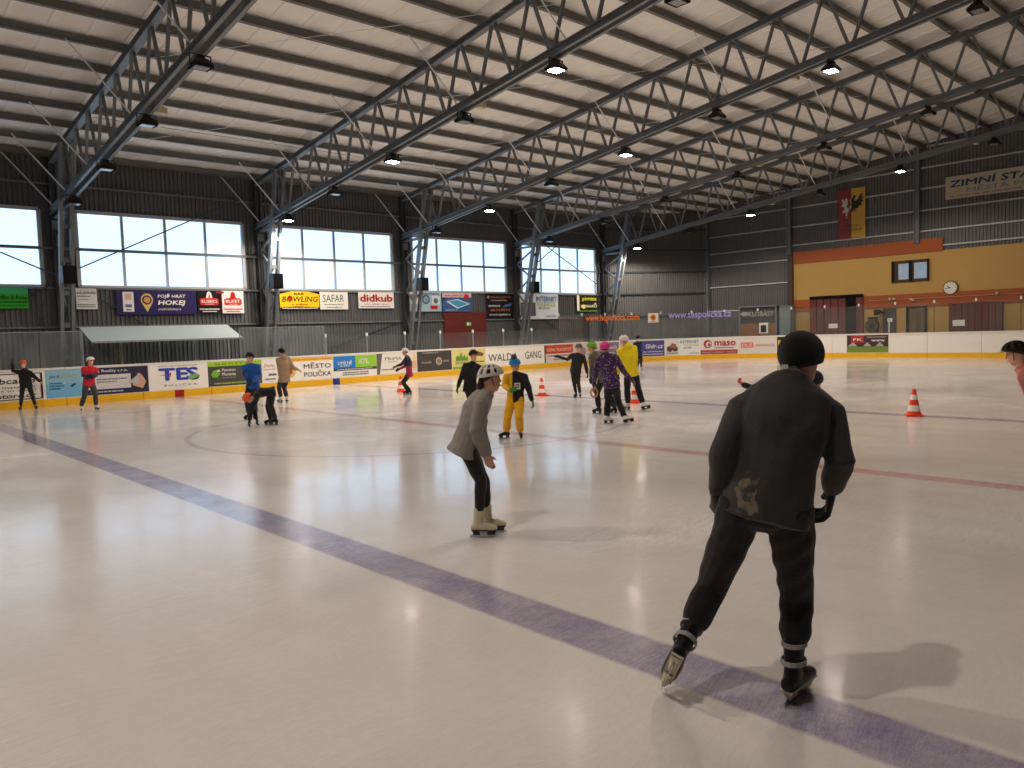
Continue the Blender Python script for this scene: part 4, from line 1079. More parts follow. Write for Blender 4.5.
# players' bench shelter
SHX0, SHX1 = onY(91.5, 341, 28.75).x, onY(243, 341, 28.75).x
t = thing('bench_shelter', 'players bench shelter with sloping white translucent roof behind the boards', 'shelter', ((SHX0 + SHX1) / 2, 29.4, 0))
L_ = (SHX1 - SHX0) / 2
ROOFP = mat('translucent_roof', (214, 226, 226), 0.35, noise=0.10, scale=1.5)
_nt = ROOFP.node_tree; _tl = _nt.nodes.new('ShaderNodeBsdfTranslucent'); _tl.inputs[0].default_value = (0.8, 0.88, 0.88, 1)
_mx = _nt.nodes.new('ShaderNodeMixShader'); _mx.inputs[0].default_value = 0.55
_nt.links.new(_nt.nodes['Principled BSDF'].outputs[0], _mx.inputs[1]); _nt.links.new(_tl.outputs[0], _mx.inputs[2])
_nt.links.new(_mx.outputs[0], _nt.nodes['Material Output'].inputs[0])
mb = MB(); mb.add([(-L_, -0.65, 2.0), (L_, -0.65, 2.0), (L_, 0.75, 2.52), (-L_, 0.75, 2.52), (-L_, -0.65, 1.975), (L_, -0.65, 1.975), (L_, 0.75, 2.495), (-L_, 0.75, 2.495)],
                  [(0, 1, 2, 3), (7, 6, 5, 4), (0, 4, 5, 1), (1, 5, 6, 2), (2, 6, 7, 3), (3, 7, 4, 0)]); mb.build('roof_panel', ROOFP, t)
ALU = mat('alu', (160, 165, 168), 0.4, 0.5)
mb = MB(); mb.box((0, -0.66, 1.97), (2 * L_, 0.05, 0.06)); mb.build('front_rail', ALU, t)
for i in range(5):
    x = -L_ + 2 * L_ * i / 4
    mb = MB(); mb.box((x, -0.62, 0.98), (0.05, 0.05, 1.96)); mb.build('front_post', mat('post_dark', (52, 56, 58), 0.5, noise=0.05), t)
    mb = MB(); mb.box((x, 0.72, 1.25), (0.05, 0.05, 2.5)); mb.build('rear_post', ALU, t)
for i in range(4):
    x = -L_ + 2 * L_ * (i + 0.5) / 4
    mb = MB(); mb.box((x, 0.74, 1.2), (2 * L_ / 4 - 0.06, 0.015, 2.3)); mb.build('rear_pane', GLASS, t)
mb = MB(); mb.box((0, 0.4, 0.45), (2 * L_ - 0.2, 0.4, 0.05)); mb.build('bench_seat', mat('bench_wood', (140, 116, 84), 0.6, noise=0.1), t)

# ================================================================== TRAFFIC CONES
def cone(px, py, label, tilt=0.0):
    g = onZ(px, py)
    t = thing('traffic_cone', label, 'cone', (g.x, g.y, 0), rz=random.uniform(0, 1.5), group='traffic cones on the ice')
    H = 0.52
    def frustum(z0, z1, m_, nm):
        r = lambda z: 0.125 - (0.125 - 0.03) * (z - 0.03) / (H - 0.03)
        mb = MB(); mb.cyl((0, 0, z0), (0, 0, z1), r(z0), 20, r(z1)); return mb.build(nm, m_, t, True if False else False)
    mb = MB(); mb.box((0, 0, 0.018), (0.29, 0.29, 0.036)); mb.build('base', ORANGEC, t)
    mb = MB(); mb.cyl((0, 0, 0.03), (0, 0, 0.06), 0.14, 20, 0.125); mb.build('collar', ORANGEC, t)
    for i, (a, b_) in enumerate(((0.03, 0.10), (0.10, 0.215), (0.215, 0.32), (0.32, 0.415), (0.415, 0.52))):
        frustum(a, b_, WHITEC if i in (1, 3) else ORANGEC, 'band')
cone(914, 416, 'orange and white traffic cone standing alone on the far blue line')
cone(542, 396, 'orange and white traffic cone beside the child in yellow trousers')
cone(401, 391.5, 'orange and white traffic cone just behind the child with the white helmet')
cone(635, 403, 'orange and white traffic cone half hidden behind the yellow jacket skater')
# ==PEOPLE==
# Every figure is laid out from joints; body and garments are lofted, fused by a voxel remesh and smoothed.
def fuse(mb, name, material, voxel, parent, smooth=2, wrinkle=0.0, wl=0.09, seed=0):
    me = bpy.data.meshes.new('tmp'); me.from_pydata(mb.v, [], mb.f); me.update()
    o = bpy.data.objects.new('tmp', me); COL.objects.link(o)
    md = o.modifiers.new('r', 'REMESH'); md.mode = 'VOXEL'; md.voxel_size = voxel; md.use_smooth_shade = True
    dg = bpy.context.evaluated_depsgraph_get()
    out = bpy.data.meshes.new_from_object(o.evaluated_get(dg))
    bpy.data.objects.remove(o); bpy.data.meshes.remove(me)
    n = len(out.vertices)
    co_ = np.empty(n * 3); out.vertices.foreach_get('co', co_); co_ = co_.reshape(-1, 3)
    ed = np.empty(len(out.edges) * 2, dtype=np.int64); out.edges.foreach_get('vertices', ed); ed = ed.reshape(-1, 2)
    deg = np.bincount(ed.ravel(), minlength=n)[:, None].astype(float); deg[deg == 0] = 1
    for _ in range(smooth):
        acc = np.zeros_like(co_)
        np.add.at(acc, ed[:, 0], co_[ed[:, 1]]); np.add.at(acc, ed[:, 1], co_[ed[:, 0]])
        co_ = co_ * 0.4 + 0.6 * acc / deg
    if wrinkle:
        out.vertices.foreach_set('co', co_.ravel()); out.update()
        nr = np.empty(n * 3); out.vertex_normals.foreach_get('vector', nr); nr = nr.reshape(-1, 3)
        rg_ = np.random.RandomState(int(seed * 10) + 3)
        warp = co_ + 0.035 * np.sin(co_[:, [1, 2, 0]] * 14 + seed)
        d = np.zeros(n)
        for _ in range(9):
            kv = rg_.normal(size=3) * np.array([0.8, 0.8, 1.25]); kv *= 2 * math.pi / (wl * rg_.uniform(0.7, 2.2)) / np.linalg.norm(kv)
            d += np.sin(warp @ kv + rg_.uniform(0, 6.28))
        d = np.clip(d / 3.0, -1.2, 1.2)
        co_ = co_ + nr * (d * wrinkle)[:, None]
    out.vertices.foreach_set('co', co_.ravel())
    out.polygons.foreach_set('use_smooth', [True] * len(out.polygons))
    out.materials.clear(); out.materials.append(material)
    out.update()
    out.name = name
    return link(name, out, parent)

def fabric(name, rgb, rough=0.85, bscale=60, noise=0.12, bump=0.25):
    return mat('fabric_' + name, rgb, rough, noise=noise, scale=9, bump=bump, bscale=bscale, sheen=0.15)
def split_mat(name, fn):
    """fabric whose colour depends on the place on the garment"""
    m = fabric(name, (128, 128, 128)); nt = m.node_tree
    b = nt.nodes['Principled BSDF']
    tc = nt.nodes.new('ShaderNodeTexCoord'); sp = nt.nodes.new('ShaderNodeSeparateXYZ'); nt.links.new(tc.outputs['Object'], sp.inputs[0])
    nt.links.new(fn(nt, tc, sp), b.inputs['Base Color'])
    return m
def step(nt, val, at, soft=0.004):
    n = nt.nodes.new('ShaderNodeMapRange'); n.inputs['From Min'].default_value = at - soft; n.inputs['From Max'].default_value = at + soft
    nt.links.new(val, n.inputs['Value']); return n.outputs[0]
def mixc(nt, f, a, c):
    n = nt.nodes.new('ShaderNodeMix'); n.data_type = 'RGBA'; nt.links.new(f, n.inputs['Factor'])
    for k, v in (('A', a), ('B', c)):
        if isinstance(v, tuple): n.inputs[k].default_value = (*lin(v), 1)
        else: nt.links.new(v, n.inputs[k])
    return n.outputs['Result']

def dome(c, ax, X, Y, Z, pol_front, pol_back, n=24, m=10, vents=None, thick=0.0):
    """cap over a head: polar limit runs from front (+Y) to back (-Y); vents(u, v) drops faces"""
    mb = MB(); grid = []
    for j in range(m + 1):
        row = []
        for i in range(n):
            ph = 2 * math.pi * i / n
            fr = 0.5 + 0.5 * math.sin(ph)
            lim = math.radians(pol_back + (pol_front - pol_back) * fr)
            th = lim * j / m + 1e-3
            row.append(c + X * (ax[0] * math.sin(th) * math.cos(ph)) + Y * (ax[1] * math.sin(th) * math.sin(ph)) + Z * (ax[2] * math.cos(th)))
        grid.append(row)
    vs = [p for row in grid for p in row]
    off = len(vs)
    if thick:
        vs += [c + (p - c) * (1 - thick / max(ax)) for p in vs[:off]]
    fs = []
    keep = set()
    for j in range(m):
        for i in range(n):
            if vents and vents(i / n, (j + 0.5) / m):
                continue
            keep.add((j, i))
            a, b_, c_, d = j * n + i, (j + 1) * n + i, (j + 1) * n + (i + 1) % n, j * n + (i + 1) % n
            fs.append((a, b_, c_, d))
            if thick: fs.append((off + d, off + c_, off + b_, off + a))
    if thick:
        for j, i in list(keep):
            a, b_, c_, d = j * n + i, (j + 1) * n + i, (j + 1) * n + (i + 1) % n, j * n + (i + 1) % n
            for (p, q, nb) in ((b_, c_, (j + 1, i)), (a, b_, (j, (i - 1) % n)), (c_, d, (j, (i + 1) % n)), (d, a, (j - 1, i))):
                if nb not in keep and not (nb[0] < 0):
                    fs.append((p, p + off, q + off, q))
    mb.add(vs, fs)
    return mb
def vent_fn(u, v):
    lane = (u * 10) % 1.0
    return 0.28 < v < 0.82 and 0.3 < lane < 0.72 and not (0.5 < v < 0.58)

def hand_geo(mb, wrist, d, palm_n, s, r=0.0095, curl=0.5, thumb=1):
    """palm and five bent fingers; d is the pointing direction, palm_n the palm normal"""
    d = d.normalized(); pn = (palm_n - d * palm_n.dot(d))
    pn = pn.normalized() if pn.length > 1e-4 else d.orthogonal().normalized()
    sd = d.cross(pn)
    L = 0.095 * s
    mb.tube([wrist - d * 0.01, wrist + d * L * 0.35, wrist + d * L], [(0.026 * s, 0.018 * s), (0.04 * s, 0.017 * s), (0.041 * s, 0.013 * s)], sd, 10)
    for k, (off, ln) in enumerate(((-0.031, 0.068), (-0.0105, 0.08), (0.0105, 0.076), (0.031, 0.058))):
        base = wrist + d * (L - 0.008) + sd * (off * s)
        pts = [base]; a = 0.15; dd = d
        for seg in (0.45, 0.32, 0.23):
            a += curl * (0.55 if seg == 0.45 else 0.8)
            dd = d * math.cos(a) + pn * math.sin(a)
            pts.append(pts[-1] + dd * (ln * s * seg))
        mb.tube(pts, [r * s * 1.05, r * s, r * s * 0.95, r * s * 0.8], sd, 8)
    tb = wrist + d * (L * 0.3) + sd * (thumb * 0.03 * s)
    t1 = tb + (d * 0.6 + sd * thumb * 0.7 + pn * 0.3).normalized() * (0.034 * s)
    t2 = t1 + (d * 0.85 + sd * thumb * 0.2 + pn * 0.4).normalized() * (0.03 * s)
    mb.tube([tb, t1, t2], [r * 1.25 * s, r * 1.15 * s, r * 0.9 * s], d, 8)

def ik(a, c, l1, l2, pole):
    v = c - a; d = v.length
    if d >= (l1 + l2) * 0.999:
        return a + v * (l1 / (l1 + l2))
    x = (l1 * l1 - l2 * l2 + d * d) / (2 * d)
    h = math.sqrt(max(0, l1 * l1 - x * x))
    u = v.normalized(); p = pole - u * pole.dot(u)
    p = p.normalized() if p.length > 1e-4 else u.orthogonal()
    return a + u * x + p * h

def person(label, foot, H, phi, J, top, bottom, boots, helmet=None, gloves=None, hair=(60, 44, 34), head_phi=None, head_pitch=0.0,
           vox=0.011, bulk=1.1, hem=0.1, leg_r=1.08, arm_r=1.18, near=False, face=True, cuff=0.06, gcurl=0.4, hips=1.0, straps=None, hood=False, lifted=(), foot_dirs=None, twist=0.0, hx=1.0, base_g=None, headk=1.0, seed=1, blade_holder=None, hat=None):
    g = Vector(base_g) if base_g else onZ(*foot)
    az = math.atan2(g.y, g.x); D = math.hypot(g.x, g.y)
    AD = Vector((math.cos(az), math.sin(az), 0)); RD = Vector((math.sin(az), -math.cos(az), 0))
    root = thing('person', label, 'person', (g.x, g.y, 0), az - math.pi / 2, group='skaters on the ice')
    def pt(q):
        d = ray(q[0], q[1]); dy = q[2] if len(q) > 2 else 0.0
        t = (D + dy) / (d.dot(AD))
        p = CAMP + d * t
        return Vector((p.dot(RD) - Vector((g.x, g.y, 0)).dot(RD), p.dot(AD) - D, p.z))
    s = H / 1.75
    kid = max(0.0, min(1.0, (1.75 - H) / 0.5))
    def dirv(a): return Vector((math.sin(math.radians(a)), math.cos(math.radians(a)), 0))
    F = dirv(phi); R = dirv(phi + 90)
    Fs = dirv(phi + twist); Rs = dirv(phi + twist + 90)
    sg = 1 if math.cos(math.radians(phi)) >= 0 else -1
    UP = Vector((0, 0, 1))
    pel = pt(J['pel']); neck = pt(J['neck'])
    T = (neck - pel).normalized(); TL = (neck - pel).length
    Rt = (Rs - T * Rs.dot(T)).normalized(); Ft = UP.cross(Rt) if False else Rt.cross(T) * -1
    if Ft.dot(Fs) < 0 and abs(T.z) > 0.3: Ft = -Ft
    hh = (0.225 - 0.02 * kid) * (0.58 + 0.45 * s) * headk
    HF = dirv(phi if head_phi is None else head_phi)
    pr_ = math.radians(head_pitch)
    HR = Vector((HF.y, -HF.x, 0))
    HU = (UP * math.cos(pr_) + HF * math.sin(pr_)).normalized(); HFv = (HF * math.cos(pr_) - UP * math.sin(pr_)).normalized()
    hc = pt(J['head'])                       # middle of the head
    hb = hc - HU * (hh * 0.52)               # chin level
    sw = 0.108 * H * (1.0 - 0.06 * kid) * bulk
    sha = J.get('sha'); shb = J.get('shb')
    shl = neck - T * (0.035 * H)
    sh = {'a': pt(sha) if sha else shl - Rt * (sg * sw), 'b': pt(shb) if shb else shl + Rt * (sg * sw)}
    hw = 0.052 * H * hips
    hip = {'a': pel - R * (sg * hw), 'b': pel + R * (sg * hw)}
    an = {}; kn = {}; el = {}; wr = {}; ha = {}
    AH = 0.075 * s + 0.062                   # ankle above ice when the blade stands
    fdirs = {}
    for q in 'ab':
        an[q] = pt(J['an' + q])
        if q not in lifted:
            an[q].z = AH
        fdirs[q] = Vector(foot_dirs[q]).normalized() if foot_dirs and q in foot_dirs else dirv(phi + (-12 if (q == 'a') == (sg > 0) else 12))
        kn[q] = pt(J['kn' + q]) if 'kn' + q in J else ik(hip[q], an[q], 0.245 * H, 0.235 * H, F)
        wr[q] = pt(J['wr' + q])
        el[q] = pt(J['el' + q]) if 'el' + q in J else ik(sh[q], wr[q], 0.165 * H, 0.145 * H, -Ft - UP * 0.4)
        ha[q] = pt(J['ha' + q]) if 'ha' + q in J else None
    def torso_pts(lo):
        bend = -Ft * (0.02 * H)
        return [pel - T * lo, pel, pel + T * (TL * 0.33) + bend * 0.6, pel + T * (TL * 0.66) + bend, pel + T * (TL * 0.86) + bend * 0.4, neck]
    B = bulk * (1 + 0.10 * kid)
    # ---- skin: one continuous body
    mb = MB()
    mb.tube(torso_pts(0.03 * H), [(0.082 * H, 0.06 * H), (0.09 * H, 0.065 * H), (0.076 * H * B, 0.055 * H), (0.082 * H * B, 0.058 * H), (0.07 * H * B, 0.045 * H), (0.036 * H, 0.036 * H)], Rt, 14)
    nk = 0.032 * H
    mb.tube([neck - T * 0.03 * H, neck + (hb - neck) * 0.5, hb + HU * (hh * 0.3) - HFv * (hh * 0.08)], [nk * 1.25, nk, nk], Rt, 10)
    rings = [(-0.02, .15, .32, -.06), (.07, .23, .41, .08), (.19, .285, .42, .28), (.34, .32, .405, .36), (.5, .345, .385, .42), (.65, .35, .39, .45), (.8, .325, .35, .43), (.92, .235, .25, .32), (.99, .10, .1, .14)]
    hp = [hb + HU * (t * hh) + HFv * ((f - b_) / 2 * hh) for t, w, f, b_ in rings]
    vs0 = len(mb.v)
    mb.tube(hp, [(w * hh, (f + b_) / 2 * hh) for t, w, f, b_ in rings], HR, 16)
    mb.tube([hb + HU * (.54 * hh) + HFv * (.37 * hh), hb + HU * (.42 * hh) + HFv * (.425 * hh), hb + HU * (.36 * hh) + HFv * (.445 * hh)], [.035 * hh, .045 * hh, .055 * hh], HR, 8)
    mb.tube([hb + HU * (.2 * hh) + HFv * (.40 * hh) - HR * (.09 * hh), hb + HU * (.2 * hh) + HFv * (.425 * hh), hb + HU * (.2 * hh) + HFv * (.40 * hh) + HR * (.09 * hh)], [.03 * hh, .04 * hh, .03 * hh], UP, 8)
    for q in (-1, 1):
        mb.ell(hb + HU * (.44 * hh) + HR * (q * .345 * hh) - HFv * (.03 * hh), (.03 * hh, .075 * hh, .12 * hh), (HR, HFv, HU), 8, 6)
    for q in 'ab':
        mb.tube([sh[q], (sh[q] + el[q]) / 2, el[q], (el[q] * 0.6 + wr[q] * 0.4), wr[q]], [0.024 * H, 0.023 * H, 0.02 * H, 0.02 * H, 0.0165 * H], Rt, 10)
        hd = (ha[q] - wr[q]) if ha[q] is not None else (wr[q] - el[q])
        inn = (pel + T * TL * 0.4 - wr[q]) + Ft * 0.12
        gl_ = gloves[q] if isinstance(gloves, dict) else gloves
        if gl_:
            mb.tube([wr[q], wr[q] + hd.normalized() * (0.05 * s)], [0.015 * s, 0.012 * s], Rt, 8)
        else:
          hand_geo(mb, wr[q], hd, inn, s * 0.98, curl=0.35, thumb=(1 if hd.cross(inn).dot(Ft) > 0 else -1))
        mb.tube([hip[q], (hip[q] + kn[q]) / 2, kn[q], kn[q] * 0.65 + an[q] * 0.35, an[q]], [0.04 * H, 0.036 * H, 0.026 * H, 0.025 * H, 0.02 * H], R, 10)
        mb.tube([an[q] + UP * 0.02, an[q] - UP * (0.035 * s) + fdirs[q] * (0.06 * s), an[q] - UP * (0.045 * s) + fdirs[q] * (0.15 * s)], [0.03 * s, 0.034 * s, 0.026 * s], R, 8)
    body = fuse(mb, 'body', SKIN, vox * 0.8, root, 2)
    if face:
        for q in (-1, 1):
            mb = MB(); mb.ell(hb + HU * (.5 * hh) + HFv * (.362 * hh) + HR * (q * .15 * hh), (.05 * hh, .03 * hh, .03 * hh), (HR, HFv, HU), 8, 6); mb.build('eye', mat('eye_dark', (40, 32, 28), 0.25, noise=0.05), body, True)
            mb = MB(); mb.tube([hb + HU * (.585 * hh) + HFv * (.385 * hh) + HR * (q * .07 * hh), hb + HU * (.60 * hh) + HFv * (.36 * hh) + HR * (q * .22 * hh)], [.018 * hh, .014 * hh], UP, 6); mb.build('eyebrow', mat('hair_%d' % hair[0], hair, 0.6, noise=0.2, scale=40), body)
        mb = MB(); mb.tube([hb + HU * (.205 * hh) + HFv * (.415 * hh) - HR * (.1 * hh), hb + HU * (.2 * hh) + HFv * (.45 * hh), hb + HU * (.205 * hh) + HFv * (.415 * hh) + HR * (.1 * hh)], [.016 * hh, .026 * hh, .016 * hh], UP, 6); mb.build('mouth', mat('lips', (176, 100, 92), 0.45, noise=0.05), body, True)
    # ---- trousers
    tm = bottom
    lr = leg_r
    mb = MB()
    mb.tube([pel + T * (0.05 * H), pel, pel - UP * (0.035 * H)], [(0.086 * H * B, 0.066 * H), (0.096 * H * hips, 0.074 * H), (0.08 * H * hips, 0.066 * H)], R, 14)
    for q in 'ab':
        lo = an[q] + (kn[q] - an[q]).normalized() * (cuff * s)
        mb.tube([hip[q] + UP * 0.02, (hip[q] + kn[q]) / 2, kn[q], kn[q] * 0.55 + an[q] * 0.45, lo],
                [0.058 * H * hips, 0.053 * H * (0.5 + 0.5 * lr), 0.043 * H * (0.35 + 0.65 * lr), 0.042 * H * lr, 0.036 * H * lr], R, 12)
    fuse(mb, 'trousers', tm, vox, root, 2, 0.004 * s, 0.10, seed)
    # ---- jacket
    mb = MB()
    hm = hem * H * 0.6
    mb.tube(torso_pts(hm), [(0.104 * H * B * hx, 0.083 * H * hx), (0.102 * H * B, 0.08 * H), (0.093 * H * B, 0.071 * H), (0.102 * H * B, 0.079 * H), (0.09 * H * B, 0.066 * H), (0.05 * H, 0.05 * H)], Rt, 16, cap=0.15)
    mb.tube([neck - T * (0.03 * H), neck + (hb + HU * hh * 0.05 - neck) * 0.55], [(0.056 * H, 0.054 * H), (0.042 * H, 0.043 * H)], Rt, 12, cap=0.1)
    mb.tube([sh['a'] + (neck - sh['a']) * 0.15, neck - T * 0.01 * H, sh['b'] + (neck - sh['b']) * 0.15], [0.038 * H, 0.045 * H, 0.038 * H], Ft, 12)
    if hood:
        hd_ = neck - Ft * (0.055 * H) + UP * 0.01
        mb.ell(hd_, (0.075 * H, 0.045 * H, 0.05 * H), (Rt, Ft, T), 12, 8)
    for q in 'ab':
        mb.tube([sh[q], (sh[q] + el[q]) / 2, el[q], (el[q] + wr[q]) / 2, wr[q] - (wr[q] - el[q]).normalized() * 0.005],
                [0.041 * H * arm_r, 0.038 * H * arm_r, 0.034 * H * arm_r, 0.031 * H * arm_r, 0.025 * H * arm_r], Rt, 12, cap=0.8)
    jk = fuse(mb, 'jacket', top, vox, root, 2, 0.005 * s, 0.13, seed + 0.7)
    # ---- gloves
    if gloves:
        for q in 'ab':
            gc = gloves[q] if isinstance(gloves, dict) else gloves
            if gc is None: continue
            mb = MB()
            hd = (ha[q] - wr[q]) if ha[q] is not None else (wr[q] - el[q])
            inn = (pel + T * TL * 0.4 - wr[q]) + Ft * 0.12
            hand_geo(mb, wr[q], hd, inn, s * (1.28 if near else 1.15), r=0.0125, curl=gcurl, thumb=(1 if hd.cross(inn).dot(Ft) > 0 else -1))
            dd = (wr[q] - el[q]).normalized()
            mb.tube([wr[q] - dd * 0.05 * s, wr[q] + dd * 0.015], [0.034 * s, 0.031 * s], Rt, 10)
            mb.build('glove', gc, root, True)
    # ---- skates
    for q in 'ab':
        fd = fdirs[q]; shin = (kn[q] - an[q]).normalized()
        if q in lifted or (foot_dirs and q in foot_dirs and abs(fd.z) > 0.05):
            fu = shin - fd * shin.dot(fd); fu = fu.normalized()
        else:
            fu = UP - fd * UP.dot(fd); fu = fu.normalized()
        sd = fd.cross(fu)
        a0 = an[q]
        lean = (shin * 0.8 + fu * 0.2).normalized()
        mb = MB()
        mb.tube([a0 - fu * (0.045 * s) - fd * (0.02 * s), a0, a0 + lean * (0.07 * s), a0 + lean * (0.16 * s)], [(0.04 * s, 0.05 * s), (0.04 * s, 0.052 * s), (0.045 * s, 0.054 * s), (0.051 * s, 0.058 * s)], sd, 12, cap=0.25)
        mb.tube([a0 - fu * (0.04 * s) - fd * (0.065 * s), a0 - fu * (0.035 * s), a0 - fu * (0.036 * s) + fd * (0.08 * s), a0 - fu * (0.046 * s) + fd * (0.15 * s), a0 - fu * (0.05 * s) + fd * (0.185 * s)],
                [(0.034 * s, 0.034 * s), (0.04 * s, 0.042 * s), (0.045 * s, 0.04 * s), (0.043 * s, 0.031 * s), (0.034 * s, 0.024 * s)], sd, 12, cap=0.5)
        bt = fuse(mb, 'skate', boots, 0.008 if near else 0.013, root, 2)
        mb = MB()
        so = a0 - fu * (0.075 * s)
        hmat = blade_holder or BLACK
        mb.beam(so - fd * (0.07 * s) + fu * 0.006, so + fd * (0.19 * s) + fu * 0.006, 0.06 * s, 0.012, up=fu)
        for x0, x1, x2, x3 in ((-0.06, 0.0, -0.05, 0.02), (0.10, 0.18, 0.09, 0.17)):
            vs = []
            for k, (xa, xb), zz, hw_ in ((0, (x0, x1), 0.0, 0.024), (1, (x2, x3), -0.04, 0.008)):
                for xx in (xa, xb):
                    for sgn in (-1, 1):
                        vs.append(so + fd * (xx * s) + fu * zz + sd * (sgn * hw_ * s))
            mb.add(vs, [(0, 1, 3, 2), (4, 6, 7, 5), (0, 4, 5, 1), (1, 5, 7, 3), (3, 7, 6, 2), (2, 6, 4, 0)])
        mb.build('blade_holder', hmat, bt)
        mb = MB(); pts_ = []
        for xx, zz in ((-0.09, -0.045), (-0.085, -0.06), (-0.05, -0.062), (0.15, -0.062), (0.195, -0.052), (0.205, -0.038), (0.16, -0.032), (-0.06, -0.032)):
            pts_.append((xx, zz))
        vs = [so + fd * (x_ * s) + fu * z_ + sd * (sgn * 0.0025) for sgn in (-1, 1) for x_, z_ in pts_]
        k_ = len(pts_)
        mb.add(vs, [tuple(range(k_)), tuple(range(2 * k_ - 1, k_ - 1, -1))] + [(i, k_ + i, k_ + (i + 1) % k_, (i + 1) % k_) for i in range(k_)])
        mb.build('blade', BLADE, bt)
        if straps:
            for hgt in (0.055, 0.135):
                c_ = a0 + lean * (hgt * s); mb = MB(); n_s = 14; vs = []; fs = []
                for i in range(n_s):
                    a_ = 2 * math.pi * i / n_s
                    o_ = sd * (math.cos(a_) * 0.052 * s) + fd * (math.sin(a_) * 0.061 * s)
                    for rr, zz in ((1.0, -0.01), (1.1, -0.01), (1.1, 0.01), (1.0, 0.01)):
                        vs.append(c_ + o_ * rr + lean * (zz * s))
                for i in range(n_s):
                    j_ = (i + 1) % n_s
                    for e_ in range(4): fs.append((i * 4 + e_, j_ * 4 + e_, j_ * 4 + (e_ + 1) % 4, i * 4 + (e_ + 1) % 4))
                mb.add(vs, fs); mb.build('strap', straps, bt)
        mb = MB()
        for i in range(4):
            c_ = a0 + fd * ((0.055 + 0.022 * (3 - i)) * s) + fu * ((-0.004 + 0.018 * i) * s)
            mb.beam(c_ - sd * (0.02 * s), c_ + sd * (0.02 * s), 0.006, 0.006)
        mb.build('laces', LACE, bt)
    # ---- head wear
    hcen = hb + HU * (.60 * hh) - HFv * (.02 * hh)
    if hair and not hat:
        dome(hcen, (.375 * hh, .455 * hh, .42 * hh), HR, HFv, HU, 58, 128, 20, 10, thick=0.01).build('hair', mat('hair_%d' % hair[0], hair, 0.6, noise=0.25, scale=40), root, True)
    if hat:
        dome(hcen, (.46 * hh, .53 * hh, .49 * hh), HR, HFv, HU, 98, 138, 28, 14, thick=0.012).build('knit_hat', hat, root, True)
    if helmet:
        kind, hm_ = helmet
        hcen2 = hb + HU * (.64 * hh) - HFv * (.01 * hh)
        if kind == 'vent':
            dome(hcen2, (.44 * hh, .53 * hh, .48 * hh), HR, HFv, HU, 74, 98, 28, 10).build('helmet_liner', BLACK, root, True)
            ho = dome(hcen2, (.51 * hh, .62 * hh, .55 * hh), HR, HFv, HU, 80, 98, 60 if near else 40, 18 if near else 12, vent_fn, thick=0.02).build('helmet', hm_, root)
        else:
            ho = dome(hcen2, (.52 * hh, .60 * hh, .55 * hh), HR, HFv, HU, 80, 108, 32, 12, thick=0.02).build('helmet', hm_, root, True)
            for i in range(3):
                mb = MB(); a_ = (i - 1) * 0.35
                mb.tube([hcen2 + (HU * math.cos(t_) + HFv * math.sin(t_) * 1.07) * (.555 * hh) + HR * (a_ * hh * 0.55 * 0.9) - HU * (abs(a_) * .05 * hh) for t_ in (-0.5, 0.0, 0.5)], [.03 * hh] * 3, HR, 6)
                mb.build('vent', BLACK, ho)
        for q in (-1, 1):
            mb = MB(); mb.tube([hcen2 + HR * (q * .45 * hh) - HU * (.02 * hh), hb + HU * (.28 * hh) + HR * (q * .335 * hh) + HFv * (.06 * hh), hb - HU * (.035 * hh) + HR * (q * .05 * hh) + HFv * (.22 * hh)], [.018 * hh] * 3, HFv, 6)
            mb.build('chin_strap', BLACK, ho)
    return dict(root=root, hh=hh, hb=hb, HU=HU, HF=HFv, HR=HR, neck=neck, pel=pel, T=T, Rt=Rt, Ft=Ft, wr=wr, el=el, an=an, kn=kn, pt=pt, jacket=jk, s=s, sh=sh)

FB = fabric('black', (24, 24, 27)); FBT = fabric('black_trousers', (26, 26, 28)); FDG = fabric('dark_grey', (58, 58, 62))
LB = mat('boot_black', (20, 20, 22), 0.4, noise=0.1); LW = mat('boot_white', (214, 210, 202), 0.4, noise=0.06)
GB = fabric('glove_black', (20, 20, 22)); HB = mat('helmet_black', (22, 22, 24), 0.35, noise=0.05)
def shiny(n, c): return mat('helmet_' + n, c, 0.35, noise=0.05)

# man in dark grey fleece seen from behind
def man_mat(nt, tc, sp):
    nz = nt.nodes.new('ShaderNodeTexNoise'); nz.inputs['Scale'].default_value = 16; nz.inputs['Detail'].default_value = 5
    nt.links.new(tc.outputs['Object'], nz.inputs['Vector'])
    def m_(op, a, b_):
        n = nt.nodes.new('ShaderNodeMath'); n.operation = op
        for i, v in enumerate((a, b_)):
            if isinstance(v, (int, float)): n.inputs[i].default_value = v
            else: nt.links.new(v, n.inputs[i])
        return n.outputs[0]
    ax = m_('ABSOLUTE', m_('SUBTRACT', sp.outputs[0], -0.215), 0.0); azz = m_('ABSOLUTE', m_('SUBTRACT', sp.outputs[2], 1.06), 0.0)
    nz2 = nt.nodes.new('ShaderNodeTexNoise'); nz2.inputs['Scale'].default_value = 11; nz2.inputs['Detail'].default_value = 4
    nt.links.new(tc.outputs['Object'], nz2.inputs['Vector'])
    jit = m_('MULTIPLY', m_('SUBTRACT', nz2.outputs['Fac'], 0.5), 0.16)
    inx = m_('LESS_THAN', m_('ADD', ax, jit), 0.045); inz = m_('LESS_THAN', m_('ADD', azz, jit), 0.08); back = m_('LESS_THAN', sp.outputs[1], 0.02)
    msk = m_('MULTIPLY', m_('MULTIPLY', inx, inz), m_('MULTIPLY', back, step(nt, nz.outputs['Fac'], 0.5, 0.05)))
    return mixc(nt, msk, (54, 55, 58), (112, 101, 86))
MANJ = split_mat('man_fleece', man_mat)
